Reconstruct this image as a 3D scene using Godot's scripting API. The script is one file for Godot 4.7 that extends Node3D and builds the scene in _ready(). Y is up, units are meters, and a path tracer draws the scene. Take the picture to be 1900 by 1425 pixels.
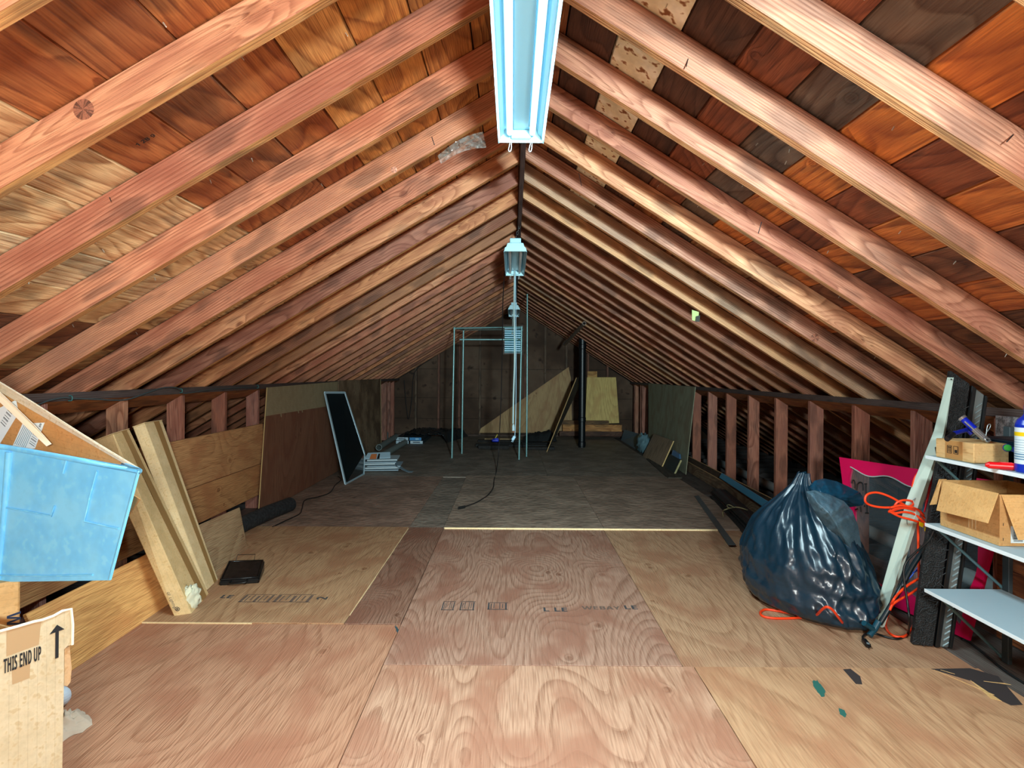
extends Node3D

# ---- camera model: the photograph is 1900 x 1425, the vanishing point of the attic's length is at (951, 693)
const FPX := 1140.0
const CX := 951.0
const CY := 693.0
const ROLL := 0.007
const EYE := 1.21
# ---- roof: underside of the rafters, y = EYE + LH + LT * x (left) and y = EYE + RH - RT * x (right)
const LH := 1.206
const LT := 0.5985
const RH := 1.288
const RT := 0.6297
const XL := -2.2
const XR := 2.28
const ZFAR := 11.9
const ZBACK := -2.4

var rng := RandomNumberGenerator.new()
var taken := {}
var mats := {}
var tex := {}


func _ready() -> void:
	rng.seed = 7
	stage()
	textures()
	roof()
	floor_boards()
	walls()
	gable()
	lights_overhead()
	left_things()
	left_far_things()
	far_things()
	right_far_things()
	right_things()
	small_things()


func stage() -> void:
	var cam := Camera3D.new()
	cam.name = "camera"
	cam.projection = Camera3D.PROJECTION_FRUSTUM
	cam.near = 0.05
	cam.far = 60.0
	cam.size = cam.near * 1425.0 / FPX
	cam.frustum_offset = Vector2((950.0 - CX) / 1425.0, (CY - 712.5) / 1425.0) * cam.size
	cam.position = Vector3(0, EYE, 0)
	cam.rotation = Vector3(0, 0, ROLL)
	add_child(cam)
	cam.current = true
	var we := WorldEnvironment.new()
	we.name = "surroundings"
	var e := Environment.new()
	e.background_mode = Environment.BG_SKY
	var sky := Sky.new()
	var sm := ProceduralSkyMaterial.new()
	sm.sky_top_color = Color(0.35, 0.6, 0.85)
	sm.sky_horizon_color = Color(0.7, 0.85, 0.9)
	sm.ground_bottom_color = Color(0.3, 0.32, 0.3)
	sm.ground_horizon_color = Color(0.6, 0.7, 0.72)
	sky.sky_material = sm
	e.sky = sky
	e.background_energy_multiplier = 1.4
	e.ambient_light_source = Environment.AMBIENT_SOURCE_DISABLED
	e.reflected_light_source = Environment.REFLECTION_SOURCE_DISABLED
	e.tonemap_mode = Environment.TONE_MAPPER_LINEAR
	e.tonemap_exposure = 1.1
	e.sdfgi_enabled = true
	e.ssao_enabled = true
	e.ssil_enabled = true
	we.environment = e
	add_child(we)
	# unseen flash behind the camera on the right, lights the near roof and floor
	var fl := OmniLight3D.new()
	fl.name = "unseen_flash"
	fl.position = Vector3(0.5, 1.45, 1.25)
	fl.light_color = Color(0.96, 1.0, 0.99)
	fl.light_energy = 10.5
	fl.light_size = 0.14
	fl.omni_range = 30.0
	fl.omni_attenuation = 2.0
	fl.shadow_enabled = true
	add_child(fl)
	# added fill spot behind the camera, brightens the dark far end of the attic
	var sp := SpotLight3D.new()
	sp.name = "added_fill_beam"
	sp.position = Vector3(0.58, 1.62, 0.8)
	sp.look_at_from_position(sp.position, Vector3(-0.05, 0.85, -11.9))
	sp.light_color = Color(0.84, 0.97, 1.0)
	sp.light_energy = 36.0
	sp.spot_angle = 21.0
	sp.spot_angle_attenuation = 1.0
	sp.light_size = 0.08
	sp.spot_range = 40.0
	sp.spot_attenuation = 2.0
	sp.shadow_enabled = true
	add_child(sp)


func P(x: float, y: float, z: float) -> Vector3:
	var du := x - CX
	var dv := y - CY
	return Vector3((du + ROLL * dv) * z / FPX, EYE - (dv - ROLL * du) * z / FPX, -z)


func F(x: float, y: float, h := 0.0) -> Vector3:
	return P(x, y, (EYE - h) * FPX / ((y - CY) - ROLL * (x - CX)))


func W(x: float, y: float, wall: float) -> Vector3:
	return P(x, y, wall * FPX / ((x - CX) + ROLL * (y - CY)))


func roof_y(x: float) -> float:
	return minf(EYE + LH + LT * x, EYE + RH - RT * x)


# ---------------------------------------------------------------- mesh building
class MB:
	var v := PackedVector3Array()
	var n := PackedVector3Array()
	var t := PackedVector2Array()

	func tri(a: Vector3, b: Vector3, c: Vector3, out: Vector3, ua := Vector2.ZERO, ub := Vector2.ZERO, uc := Vector2.ZERO) -> void:
		var g := (b - a).cross(c - a)
		if g.length_squared() < 1e-18:
			return
		g = g.normalized()
		if g.dot(out) > 0.0:
			v.append_array([a, c, b])
			t.append_array([ua, uc, ub])
		else:
			g = -g
			v.append_array([a, b, c])
			t.append_array([ua, ub, uc])
		n.append_array([g, g, g])

	func quad(a: Vector3, b: Vector3, c: Vector3, d: Vector3, out: Vector3, ua := Vector2.ZERO, ub := Vector2.ZERO, uc := Vector2.ZERO, ud := Vector2.ZERO) -> void:
		tri(a, b, c, out, ua, ub, uc)
		tri(a, c, d, out, ua, uc, ud)

	# eight corners (bit 0 = x, bit 1 = y, bit 2 = z), chamfered edges, grain along the given axis; one face may go to another builder
	func hexa(c: Array, bev := 0.003, grain := 0, uvo := Vector2.ZERO, other: MB = null, oface := -1) -> void:
		var mid := Vector3.ZERO
		for p in c:
			mid += p
		mid /= 8.0
		var ax := []
		for a in 3:
			var s := Vector3.ZERO
			for i in 8:
				if not i & (1 << a):
					s += c[i | (1 << a)] - c[i]
			ax.append(s.normalized())
		var ins := []
		for i in 8:
			var row := []
			for a in 3:
				var p: Vector3 = c[i]
				for b in 3:
					if b != a:
						var d: Vector3 = c[i ^ (1 << b)] - c[i]
						p += d.normalized() * minf(bev, d.length() * 0.3)
				row.append(p)
			ins.append(row)
		var uv := func(p: Vector3, a: int) -> Vector2:
			var q: Vector3 = p - c[0]
			if a == grain:
				return Vector2(q.dot(ax[(a + 1) % 3]), q.dot(ax[(a + 2) % 3]) * 0.2) + uvo
			var w := 3 - a - grain
			var across: Vector3 = (ax[w] - ax[grain] * ax[w].dot(ax[grain])).normalized()
			return Vector2(q.dot(across) + 0.37 * a, q.dot(ax[grain])) + uvo
		for a in 3:
			var b: int = (a + 1) % 3
			var d: int = (a + 2) % 3
			for s in 2:
				var i0: int = s << a
				var i1: int = i0 | (1 << b)
				var i2: int = i1 | (1 << d)
				var i3: int = i0 | (1 << d)
				var q := [ins[i0][a], ins[i1][a], ins[i2][a], ins[i3][a]]
				var out: Vector3 = (q[0] + q[1] + q[2] + q[3]) / 4.0 - mid
				var to: MB = other if other != null and oface == a * 2 + s else self
				to.quad(q[0], q[1], q[2], q[3], out, uv.call(q[0], a), uv.call(q[1], a), uv.call(q[2], a), uv.call(q[3], a))
		if bev <= 0.0:
			return
		for e in 3:
			var a: int = (e + 1) % 3
			var b: int = (e + 2) % 3
			for i in 8:
				if i & (1 << e):
					continue
				var j: int = i | (1 << e)
				var q := [ins[i][a], ins[j][a], ins[j][b], ins[i][b]]
				quad(q[0], q[1], q[2], q[3], (q[0] + q[2]) / 2.0 - mid, uv.call(q[0], a), uv.call(q[1], a), uv.call(q[2], a), uv.call(q[3], a))
		for i in 8:
			tri(ins[i][0], ins[i][1], ins[i][2], c[i] - mid, uv.call(ins[i][0], 0), uv.call(ins[i][1], 0), uv.call(ins[i][2], 0))

	func box(lo: Vector3, hi: Vector3, bev := 0.003, grain := 0, uvo := Vector2.ZERO) -> void:
		var c := []
		for i in 8:
			c.append(Vector3(hi.x if i & 1 else lo.x, hi.y if i & 2 else lo.y, hi.z if i & 4 else lo.z))
		hexa(c, bev, grain, uvo)

	# a quadrilateral plate p0 p1 p2 p3 with thickness th; grain 0 = along p0-p1, 1 = along p0-p3
	func slab(p0: Vector3, p1: Vector3, p2: Vector3, p3: Vector3, th: Vector3, bev := 0.002, grain := 0, uvo := Vector2.ZERO) -> void:
		hexa([p0, p1, p3, p2, p0 + th, p1 + th, p3 + th, p2 + th], bev, grain, uvo)

	# a beam between two points with section a (full vector) and b (full vector), centred
	func beam(p: Vector3, q: Vector3, a: Vector3, b: Vector3, bev := 0.002, uvo := Vector2.ZERO) -> void:
		var c := []
		for i in 8:
			c.append((q if i & 1 else p) + a * (0.5 if i & 2 else -0.5) + b * (0.5 if i & 4 else -0.5))
		hexa(c, bev, 0, uvo)

	# smooth grid of points g[i * (nv + 1) + j]
	func grid(g: PackedVector3Array, nu: int, nv: int, inside: Vector3, uvs := Vector2.ONE, flip := false, wrap := false) -> void:
		var nn := PackedVector3Array()
		nn.resize(g.size())
		var w := nv + 1
		for i in nu + 1:
			for j in nv + 1:
				var i0 := i - 1
				var i1 := i + 1
				if wrap:
					i0 = nu - 1 if i == 0 else i0
					i1 = 1 if i == nu else i1
				var a := g[mini(i1, nu) * w + j] - g[maxi(i0, 0) * w + j]
				var b := g[i * w + mini(j + 1, nv)] - g[i * w + maxi(j - 1, 0)]
				nn[i * w + j] = a.cross(b).normalized()
		var sgn := -1.0 if flip else 1.0
		for i in nu:
			for j in nv:
				var k := [i * w + j, (i + 1) * w + j, (i + 1) * w + j + 1, i * w + j + 1]
				var uu := [Vector2(i, j), Vector2(i + 1, j), Vector2(i + 1, j + 1), Vector2(i, j + 1)]
				for tr in ([[0, 2, 1], [0, 3, 2]] if not flip else [[0, 1, 2], [0, 2, 3]]):
					for m in tr:
						v.append(g[k[m]])
						n.append(nn[k[m]] * sgn)
						t.append(Vector2(uu[m].x / nu * uvs.x, uu[m].y / nv * uvs.y))

	# a sheet with two sides
	func sheet(g: PackedVector3Array, nu: int, nv: int, th := 0.0015, uvs := Vector2.ONE) -> void:
		var h := PackedVector3Array()
		var w := nv + 1
		for i in nu + 1:
			for j in nv + 1:
				var a := g[mini(i + 1, nu) * w + j] - g[maxi(i - 1, 0) * w + j]
				var b := g[i * w + mini(j + 1, nv)] - g[i * w + maxi(j - 1, 0)]
				h.append(g[i * w + j] - a.cross(b).normalized() * th)
		grid(g, nu, nv, Vector3.ZERO, uvs)
		grid(h, nu, nv, Vector3.ZERO, uvs, true)
		for i in nu:
			for j in [0, nv]:
				var k := i * w + j as int
				quad(g[k], g[k + w], h[k + w], h[k], Vector3(0, 1, 0))
		for j in nv:
			for i in [0, nu]:
				var k := i * w + j as int
				quad(g[k], g[k + 1], h[k + 1], h[k], Vector3(0, 1, 0))

	func tube(p: PackedVector3Array, r: float, sides := 8, r2 := -1.0, cap := true) -> void:
		var m := p.size()
		var up := Vector3(0.31, 0.9, 0.2).normalized()
		var g := PackedVector3Array()
		for k in sides + 1:
			for i in m:
				g.append(Vector3.ZERO)
		var len := 0.0
		var ends := []
		for i in m:
			var d := (p[mini(i + 1, m - 1)] - p[maxi(i - 1, 0)]).normalized()
			if absf(d.dot(up)) > 0.97:
				up = Vector3(0.9, 0.1, 0.4).normalized()
			var sx := up.cross(d).normalized()
			up = d.cross(sx).normalized()
			var rr := r if r2 < 0.0 else lerpf(r, r2, float(i) / (m - 1))
			for k in sides + 1:
				var an := TAU * k / sides
				g[k * m + i] = p[i] + (sx * cos(an) + up * sin(an)) * rr
			if i > 0:
				len += p[i].distance_to(p[i - 1])
		grid(g, sides, m - 1, Vector3.ZERO, Vector2(TAU * r, len), false, true)
		if cap:
			for k in sides:
				tri(p[0], g[k * m], g[(k + 1) * m], p[0] - p[1])
				tri(p[m - 1], g[k * m + m - 1], g[(k + 1) * m + m - 1], p[m - 1] - p[m - 2])

	# (radius, height) profile turned round an axis
	func lathe(prof: Array, seg: int, at: Vector3, axis := Vector3.UP) -> void:
		var sx := axis.cross(Vector3(0.2, 0.1, 1.0)).normalized()
		var sy := axis.cross(sx).normalized()
		for i in prof.size() - 1:
			for k in seg:
				var q := []
				var nn := []
				var dr: float = prof[i + 1].x - prof[i].x
				var dh: float = prof[i + 1].y - prof[i].y
				for c in [[i, k], [i + 1, k], [i + 1, k + 1], [i, k + 1]]:
					var an: float = TAU * c[1] / seg
					var rad := sx * cos(an) + sy * sin(an)
					q.append(at + rad * prof[c[0]].x + axis * prof[c[0]].y)
					nn.append((rad * dh - axis * dr).normalized())
				var g: Vector3 = (q[2] - q[0]).cross(q[3] - q[1])
				var ord := [0, 2, 1, 0, 3, 2] if g.dot(nn[0] + nn[2]) > 0.0 else [0, 1, 2, 0, 2, 3]
				for m in ord:
					v.append(q[m])
					n.append(nn[m])
					t.append(Vector2(float(k + (1 if m > 1 else 0)) / seg, prof[i + (1 if m == 1 or m == 2 else 0)].y * 4.0))

	# outline (2-D) extruded by depth along z of the frame
	func prism(poly: PackedVector2Array, at: Vector3, ex: Vector3, ey: Vector3, depth: Vector3, uvs := 1.0) -> void:
		var idx := Geometry2D.triangulate_polygon(poly)
		for s in 2:
			var off := depth * s
			for k in range(0, idx.size(), 3):
				var q := []
				for m in 3:
					var p := poly[idx[k + m]]
					q.append(at + ex * p.x + ey * p.y + off)
				tri(q[0], q[1], q[2], depth if s else -depth, poly[idx[k]] * uvs, poly[idx[k + 1]] * uvs, poly[idx[k + 2]] * uvs)
		var ccw := not Geometry2D.is_polygon_clockwise(poly)
		for k in poly.size():
			var a := poly[k]
			var b := poly[(k + 1) % poly.size()]
			var o := Vector2(b.y - a.y, a.x - b.x) * (1.0 if ccw else -1.0)
			var p := at + ex * a.x + ey * a.y
			var r := at + ex * b.x + ey * b.y
			quad(p, r, r + depth, p + depth, ex * o.x + ey * o.y, a * uvs, b * uvs, (b + Vector2(0, 0.02)) * uvs, (a + Vector2(0, 0.02)) * uvs)


func spline(pts: Array, sub := 6) -> PackedVector3Array:
	var out := PackedVector3Array()
	for i in pts.size() - 1:
		var a: Vector3 = pts[maxi(i - 1, 0)]
		var b: Vector3 = pts[i]
		var c: Vector3 = pts[i + 1]
		var d: Vector3 = pts[mini(i + 2, pts.size() - 1)]
		for k in sub:
			out.append(b.cubic_interpolate(c, a, d, float(k) / sub))
	out.append(pts[-1])
	return out


func numbered(called: String) -> String:
	var k: int = taken.get(called, 0)
	taken[called] = k + 1
	return called if k == 0 else "%s_%03d" % [called, k]


func array_mesh(list: Array, base: Vector3) -> ArrayMesh:
	var m := ArrayMesh.new()
	for pair in list:
		var b: MB = pair[0]
		if b.v.is_empty():
			continue
		var st := SurfaceTool.new()
		st.begin(Mesh.PRIMITIVE_TRIANGLES)
		for i in b.v.size():
			st.set_normal(b.n[i])
			st.set_uv(b.t[i])
			st.add_vertex(b.v[i] - base)
		st.generate_tangents()
		st.commit(m)
		m.surface_set_material(m.get_surface_count() - 1, pair[1])
	return m


# commits builders as ONE mesh; under a parent it is a part, at top level a thing
func put(b: MB, called: String, mat: Material, parent: Node3D = null, b2: MB = null, mat2: Material = null) -> MeshInstance3D:
	var lo := Vector3(INF, INF, INF)
	var hi := -lo
	for p in b.v:
		lo = lo.min(p)
		hi = hi.max(p)
	var base := Vector3((lo.x + hi.x) / 2.0, lo.y, (lo.z + hi.z) / 2.0)
	var mi := MeshInstance3D.new()
	var list := [[b, mat]]
	if b2 != null:
		list.append([b2, mat2])
	mi.mesh = array_mesh(list, base)
	place(mi, called, base, parent)
	return mi


func place(o: Node3D, called: String, at: Vector3, parent: Node3D = null) -> void:
	var off := Vector3.ZERO
	var q := parent
	while q != null and q != self:
		off += q.position
		q = q.get_parent() as Node3D
	o.position = at - off
	if parent == null:
		o.name = numbered(called)
		add_child(o, true)
	else:
		o.name = called
		parent.add_child(o, true)


func tag(o: Node3D, label: String, category: String, group := "") -> Node3D:
	o.set_meta("label", label)
	o.set_meta("category", category)
	if group:
		o.set_meta("group", group)
	return o


func thing(called: String, at: Vector3, label: String, category: String, group := "") -> Node3D:
	var o := Node3D.new()
	place(o, called, at)
	tag(o, label, category, group)
	return o


func structure(called: String, at := Vector3.ZERO) -> Node3D:
	var o := Node3D.new()
	place(o, called, at)
	o.set_meta("kind", "structure")
	return o


# flat lettering: right and up are unit vectors on the surface, tall is the height of a capital in metres
func words(text: String, at: Vector3, right: Vector3, up: Vector3, tall: float, mat: Material, parent: Node3D, bold := false, called := "lettering", wide := 1.0) -> void:
	var tm := TextMesh.new()
	var f := SystemFont.new()
	f.font_names = PackedStringArray(["Droid Sans"])
	f.font_weight = 700 if bold else 400
	tm.font = f
	tm.text = text
	tm.font_size = 64
	tm.pixel_size = tall / 46.0
	tm.depth = 0.0006
	tm.material = mat
	var mi := MeshInstance3D.new()
	mi.mesh = tm
	place(mi, called, at, parent)
	mi.basis = Basis(right * wide, up, right.cross(up).normalized())


# ---------------------------------------------------------------- materials and textures
func flat(c: Color, rough := 0.7, metal := 0.0) -> StandardMaterial3D:
	var key := "f%s_%.2f_%.2f" % [c.to_html(), rough, metal]
	if not mats.has(key):
		var m := StandardMaterial3D.new()
		m.albedo_color = c
		m.roughness = rough
		m.metallic = metal
		mats[key] = m
	return mats[key]


func grained(which: String, c: Color, rough := 0.75, bump := 1.0) -> StandardMaterial3D:
	var key := "%s%s_%.2f_%.2f" % [which, c.to_html(), rough, bump]
	if not mats.has(key):
		var m := StandardMaterial3D.new()
		var t: Array = tex[which]
		m.albedo_color = c
		m.albedo_texture = t[0]
		m.uv1_scale = Vector3(1.0 / t[2].x, 1.0 / t[2].y, 1.0)
		m.roughness = rough
		if t[1] != null and bump > 0.0:
			m.normal_enabled = true
			m.normal_texture = t[1]
			m.normal_scale = bump
		mats[key] = m
	return mats[key]


func noise_bytes(sd: int, w: int, h: int, bw: int, bh: int, freq: float, oct := 3, kind := FastNoiseLite.FRACTAL_FBM) -> PackedByteArray:
	var fn := FastNoiseLite.new()
	fn.seed = sd
	fn.noise_type = FastNoiseLite.TYPE_SIMPLEX_SMOOTH
	fn.frequency = freq
	fn.fractal_type = kind
	fn.fractal_octaves = oct
	var im := fn.get_seamless_image(bw, bh, false, false, 0.15, true)
	im.convert(Image.FORMAT_L8)
	if bw != w or bh != h:
		# enlarge with a wrapped margin, so that the tile still meets itself
		var pad := 4
		var big := Image.create_empty(bw + 2 * pad, bh + 2 * pad, false, Image.FORMAT_L8)
		for ox in [-bw, 0, bw]:
			for oy in [-bh, 0, bh]:
				big.blit_rect(im, Rect2i(0, 0, bw, bh), Vector2i(pad + ox, pad + oy))
		var fx := float(w) / bw
		var fy := float(h) / bh
		big.resize(int(roundf((bw + 2 * pad) * fx)), int(roundf((bh + 2 * pad) * fy)), Image.INTERPOLATE_CUBIC)
		im = big.get_region(Rect2i(int(roundf(pad * fx)), int(roundf(pad * fy)), w, h))
	return im.get_data()


# wood: contour lines of a stretched noise make the grain, u runs across and v along the board
func wood(key: String, w: int, h: int, size: Vector2, sd: int, rings: int, waves: float, light: Color, dark: Color, stain: Color, stain_amount: float, knots: Array, bw := 24, bh := 24, depth := 2.0, smudge := 0.45, amp := 0.72) -> void:
	var n1 := noise_bytes(sd, w, h, bw, bh, 0.055, 2)
	var n2 := noise_bytes(sd + 1, w, h, w, maxi(16, h / 24), 0.35, 2)
	var n3 := noise_bytes(sd + 2, w, h, w / 8, h / 12, 0.06, 4)
	var col := PackedByteArray()
	col.resize(w * h * 3)
	var hgt := PackedByteArray()
	hgt.resize(w * h)
	var i := 0
	var lr := light.r * 255.0
	var lg := light.g * 255.0
	var lb := light.b * 255.0
	var dr := dark.r * 255.0 - lr
	var dg := dark.g * 255.0 - lg
	var db := dark.b * 255.0 - lb
	var sr := stain.r * 255.0
	var sg := stain.g * 255.0
	var sb := stain.b * 255.0
	var wv := waves / 255.0
	var rw := float(rings) / w
	for y in h:
		for x in w:
			var g := rw * x + wv * n1[i]
			var k := 0.0
			for kn in knots:
				var ddx: float = (x - kn.x * w) / (kn.z * w / size.x)
				var ddy: float = (y - kn.y * h) / (kn.z * 1.5 * h / size.y)
				var d2: float = ddx * ddx + ddy * ddy
				if d2 < 12.0:
					var ex := exp(-d2 * 0.45)
					g += ex * 1.5
					if d2 < 1.0:
						k = maxf(k, 1.0 - d2 * d2)
			g -= floorf(g)
			var ring := g * g * g if g < 0.9 else (1.0 - g) * 7.3
			var t := ring * amp + (n2[i] - 100) * 0.003 + k * 0.4
			t = clampf(t, 0.0, 1.0)
			var s := clampf((n3[i] - 118) * 0.011, 0.0, 1.0) * stain_amount
			var q := 1.0 - s
			var sm := 1.0 - clampf((112 - n3[i] - 0.1 * (n2[i] - 128)) * 0.009, 0.0, 0.5) * smudge
			var o := i * 3
			col[o] = int(((lr + dr * t) * q + sr * s) * sm)
			col[o + 1] = int(((lg + dg * t) * q + sg * s) * sm)
			col[o + 2] = int(minf(255.0, ((lb + db * t) * q + sb * s) * (sm * 0.95 + 0.05)))
			hgt[i] = int(255.0 - 200.0 * t)
			i += 1
	var im := Image.create_from_data(w, h, false, Image.FORMAT_RGB8, col)
	var hm := Image.create_from_data(w, h, false, Image.FORMAT_L8, hgt)
	hm.convert(Image.FORMAT_RGBA8)
	hm.bump_map_to_normal_map(depth)
	tex[key] = [ImageTexture.create_from_image(im), ImageTexture.create_from_image(hm), size]


# a mottled surface between three tones
func mottle(key: String, w: int, h: int, size: Vector2, sd: int, a: Color, b: Color, c: Color, freq: float, fleck := 0.1, lines := 0, thr := 165, fm := 5.0) -> void:
	var n1 := noise_bytes(sd, w, h, w, h, freq, 4)
	var n2 := noise_bytes(sd + 1, w, h, w, h, freq * fm, 3)
	var col := PackedByteArray()
	col.resize(w * h * 3)
	for i in w * h:
		var t := clampf((n1[i] - 70) / 110.0, 0.0, 1.0)
		var k := a.lerp(b, t)
		k = k.lerp(c, clampf((n2[i] - thr) / 40.0, 0.0, 1.0))
		var f := 1.0 + (n2[i] - 128) / 128.0 * fleck
		if lines > 0 and (i % w) % lines < 1:
			f *= 0.93
		col[i * 3] = int(clampf(k.r * f, 0, 1) * 255)
		col[i * 3 + 1] = int(clampf(k.g * f, 0, 1) * 255)
		col[i * 3 + 2] = int(clampf(k.b * f, 0, 1) * 255)
	var im := Image.create_from_data(w, h, false, Image.FORMAT_RGB8, col)
	var hm := Image.create_from_data(w, h, false, Image.FORMAT_L8, n2)
	hm.convert(Image.FORMAT_RGBA8)
	hm.bump_map_to_normal_map(2.0)
	tex[key] = [ImageTexture.create_from_image(im), ImageTexture.create_from_image(hm), size]


func textures() -> void:
	var W1 := Color(1, 1, 1)
	wood("rafter_a", 160, 1024, Vector2(0.2, 2.4), 11, 15, 2.2, W1, Color(0.56, 0.43, 0.37), Color(0.76, 0.64, 0.62), 0.5, [Vector3(0.35, 0.3, 0.018)], 14, 20)
	wood("rafter_b", 160, 1024, Vector2(0.2, 2.4), 23, 4, 7.0, Color(1, 0.98, 0.95), Color(0.55, 0.42, 0.35), Color(0.7, 0.58, 0.56), 0.5, [Vector3(0.3, 0.2, 0.02), Vector3(0.6, 0.66, 0.028)], 12, 22)
	wood("rafter_c", 160, 1024, Vector2(0.2, 2.4), 37, 22, 1.6, Color(1, 0.97, 0.93), Color(0.62, 0.5, 0.43), Color(0.74, 0.69, 0.71), 0.5, [Vector3(0.5, 0.8, 0.014)], 14, 16)
	wood("plank_a", 256, 768, Vector2(0.42, 1.8), 51, 3, 6.0, Color(1, 0.95, 0.86), Color(0.52, 0.36, 0.25), Color(0.66, 0.47, 0.36), 0.5, [Vector3(0.3, 0.4, 0.016)], 14, 16)
	wood("plank_b", 256, 768, Vector2(0.42, 1.8), 67, 9, 4.0, Color(1, 0.96, 0.9), Color(0.52, 0.37, 0.28), Color(0.62, 0.5, 0.44), 0.5, [Vector3(0.6, 0.15, 0.013), Vector3(0.2, 0.7, 0.011)], 14, 12)
	var kn := []
	var r := RandomNumberGenerator.new()
	r.seed = 3
	for i in 16:
		kn.append(Vector3(r.randf(), r.randf(), r.randf_range(0.012, 0.024)))
	wood("ply_a", 512, 1024, Vector2(1.22, 2.44), 83, 2, 17.0, Color(1, 0.97, 0.93), Color(0.58, 0.45, 0.37), Color(0.84, 0.72, 0.66), 0.8, kn.slice(0, 7), 26, 14, 2.0, 0.0, 0.5)
	wood("ply_b", 512, 1024, Vector2(1.22, 2.44), 97, 6, 7.0, Color(1, 0.97, 0.92), Color(0.62, 0.49, 0.4), Color(0.87, 0.76, 0.7), 0.75, kn.slice(7, 15), 26, 14, 2.0, 0.0, 0.36)
	mottle("card", 256, 256, Vector2(0.3, 0.3), 5, Color(0.96, 0.95, 0.93), Color(1, 1, 1), Color(0.9, 0.87, 0.82), 0.01, 0.05, 16)
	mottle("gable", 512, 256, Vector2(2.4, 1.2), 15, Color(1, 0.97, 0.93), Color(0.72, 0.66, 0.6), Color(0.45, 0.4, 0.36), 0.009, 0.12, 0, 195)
	mottle("dust", 512, 256, Vector2(2.6, 1.3), 19, Color(1, 0.97, 0.94), Color(0.84, 0.82, 0.79), Color(0.75, 0.72, 0.7), 0.012, 0.1, 0, 190)
	mottle("tote", 256, 256, Vector2(0.5, 0.5), 25, Color(1, 1, 1), Color(0.87, 0.95, 1.0), Color(1, 1, 1), 0.01, 0.03)
	mottle("paint", 256, 256, Vector2(0.36, 0.36), 35, Color(0.97, 0.96, 0.88), Color(0.9, 0.87, 0.74), Color(0.5, 0.32, 0.17), 0.011, 0.06, 0, 176, 2.2)
	mottle("soot", 128, 128, Vector2(0.25, 0.25), 45, Color(0.6, 0.6, 0.6), Color(1, 1, 1), Color(0.4, 0.4, 0.4), 0.05, 0.5)
	mottle("film", 256, 256, Vector2(0.4, 0.4), 55, Color(1, 1, 1), Color(0.85, 0.9, 0.92), Color(1, 1, 1), 0.03, 0.25)


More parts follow.
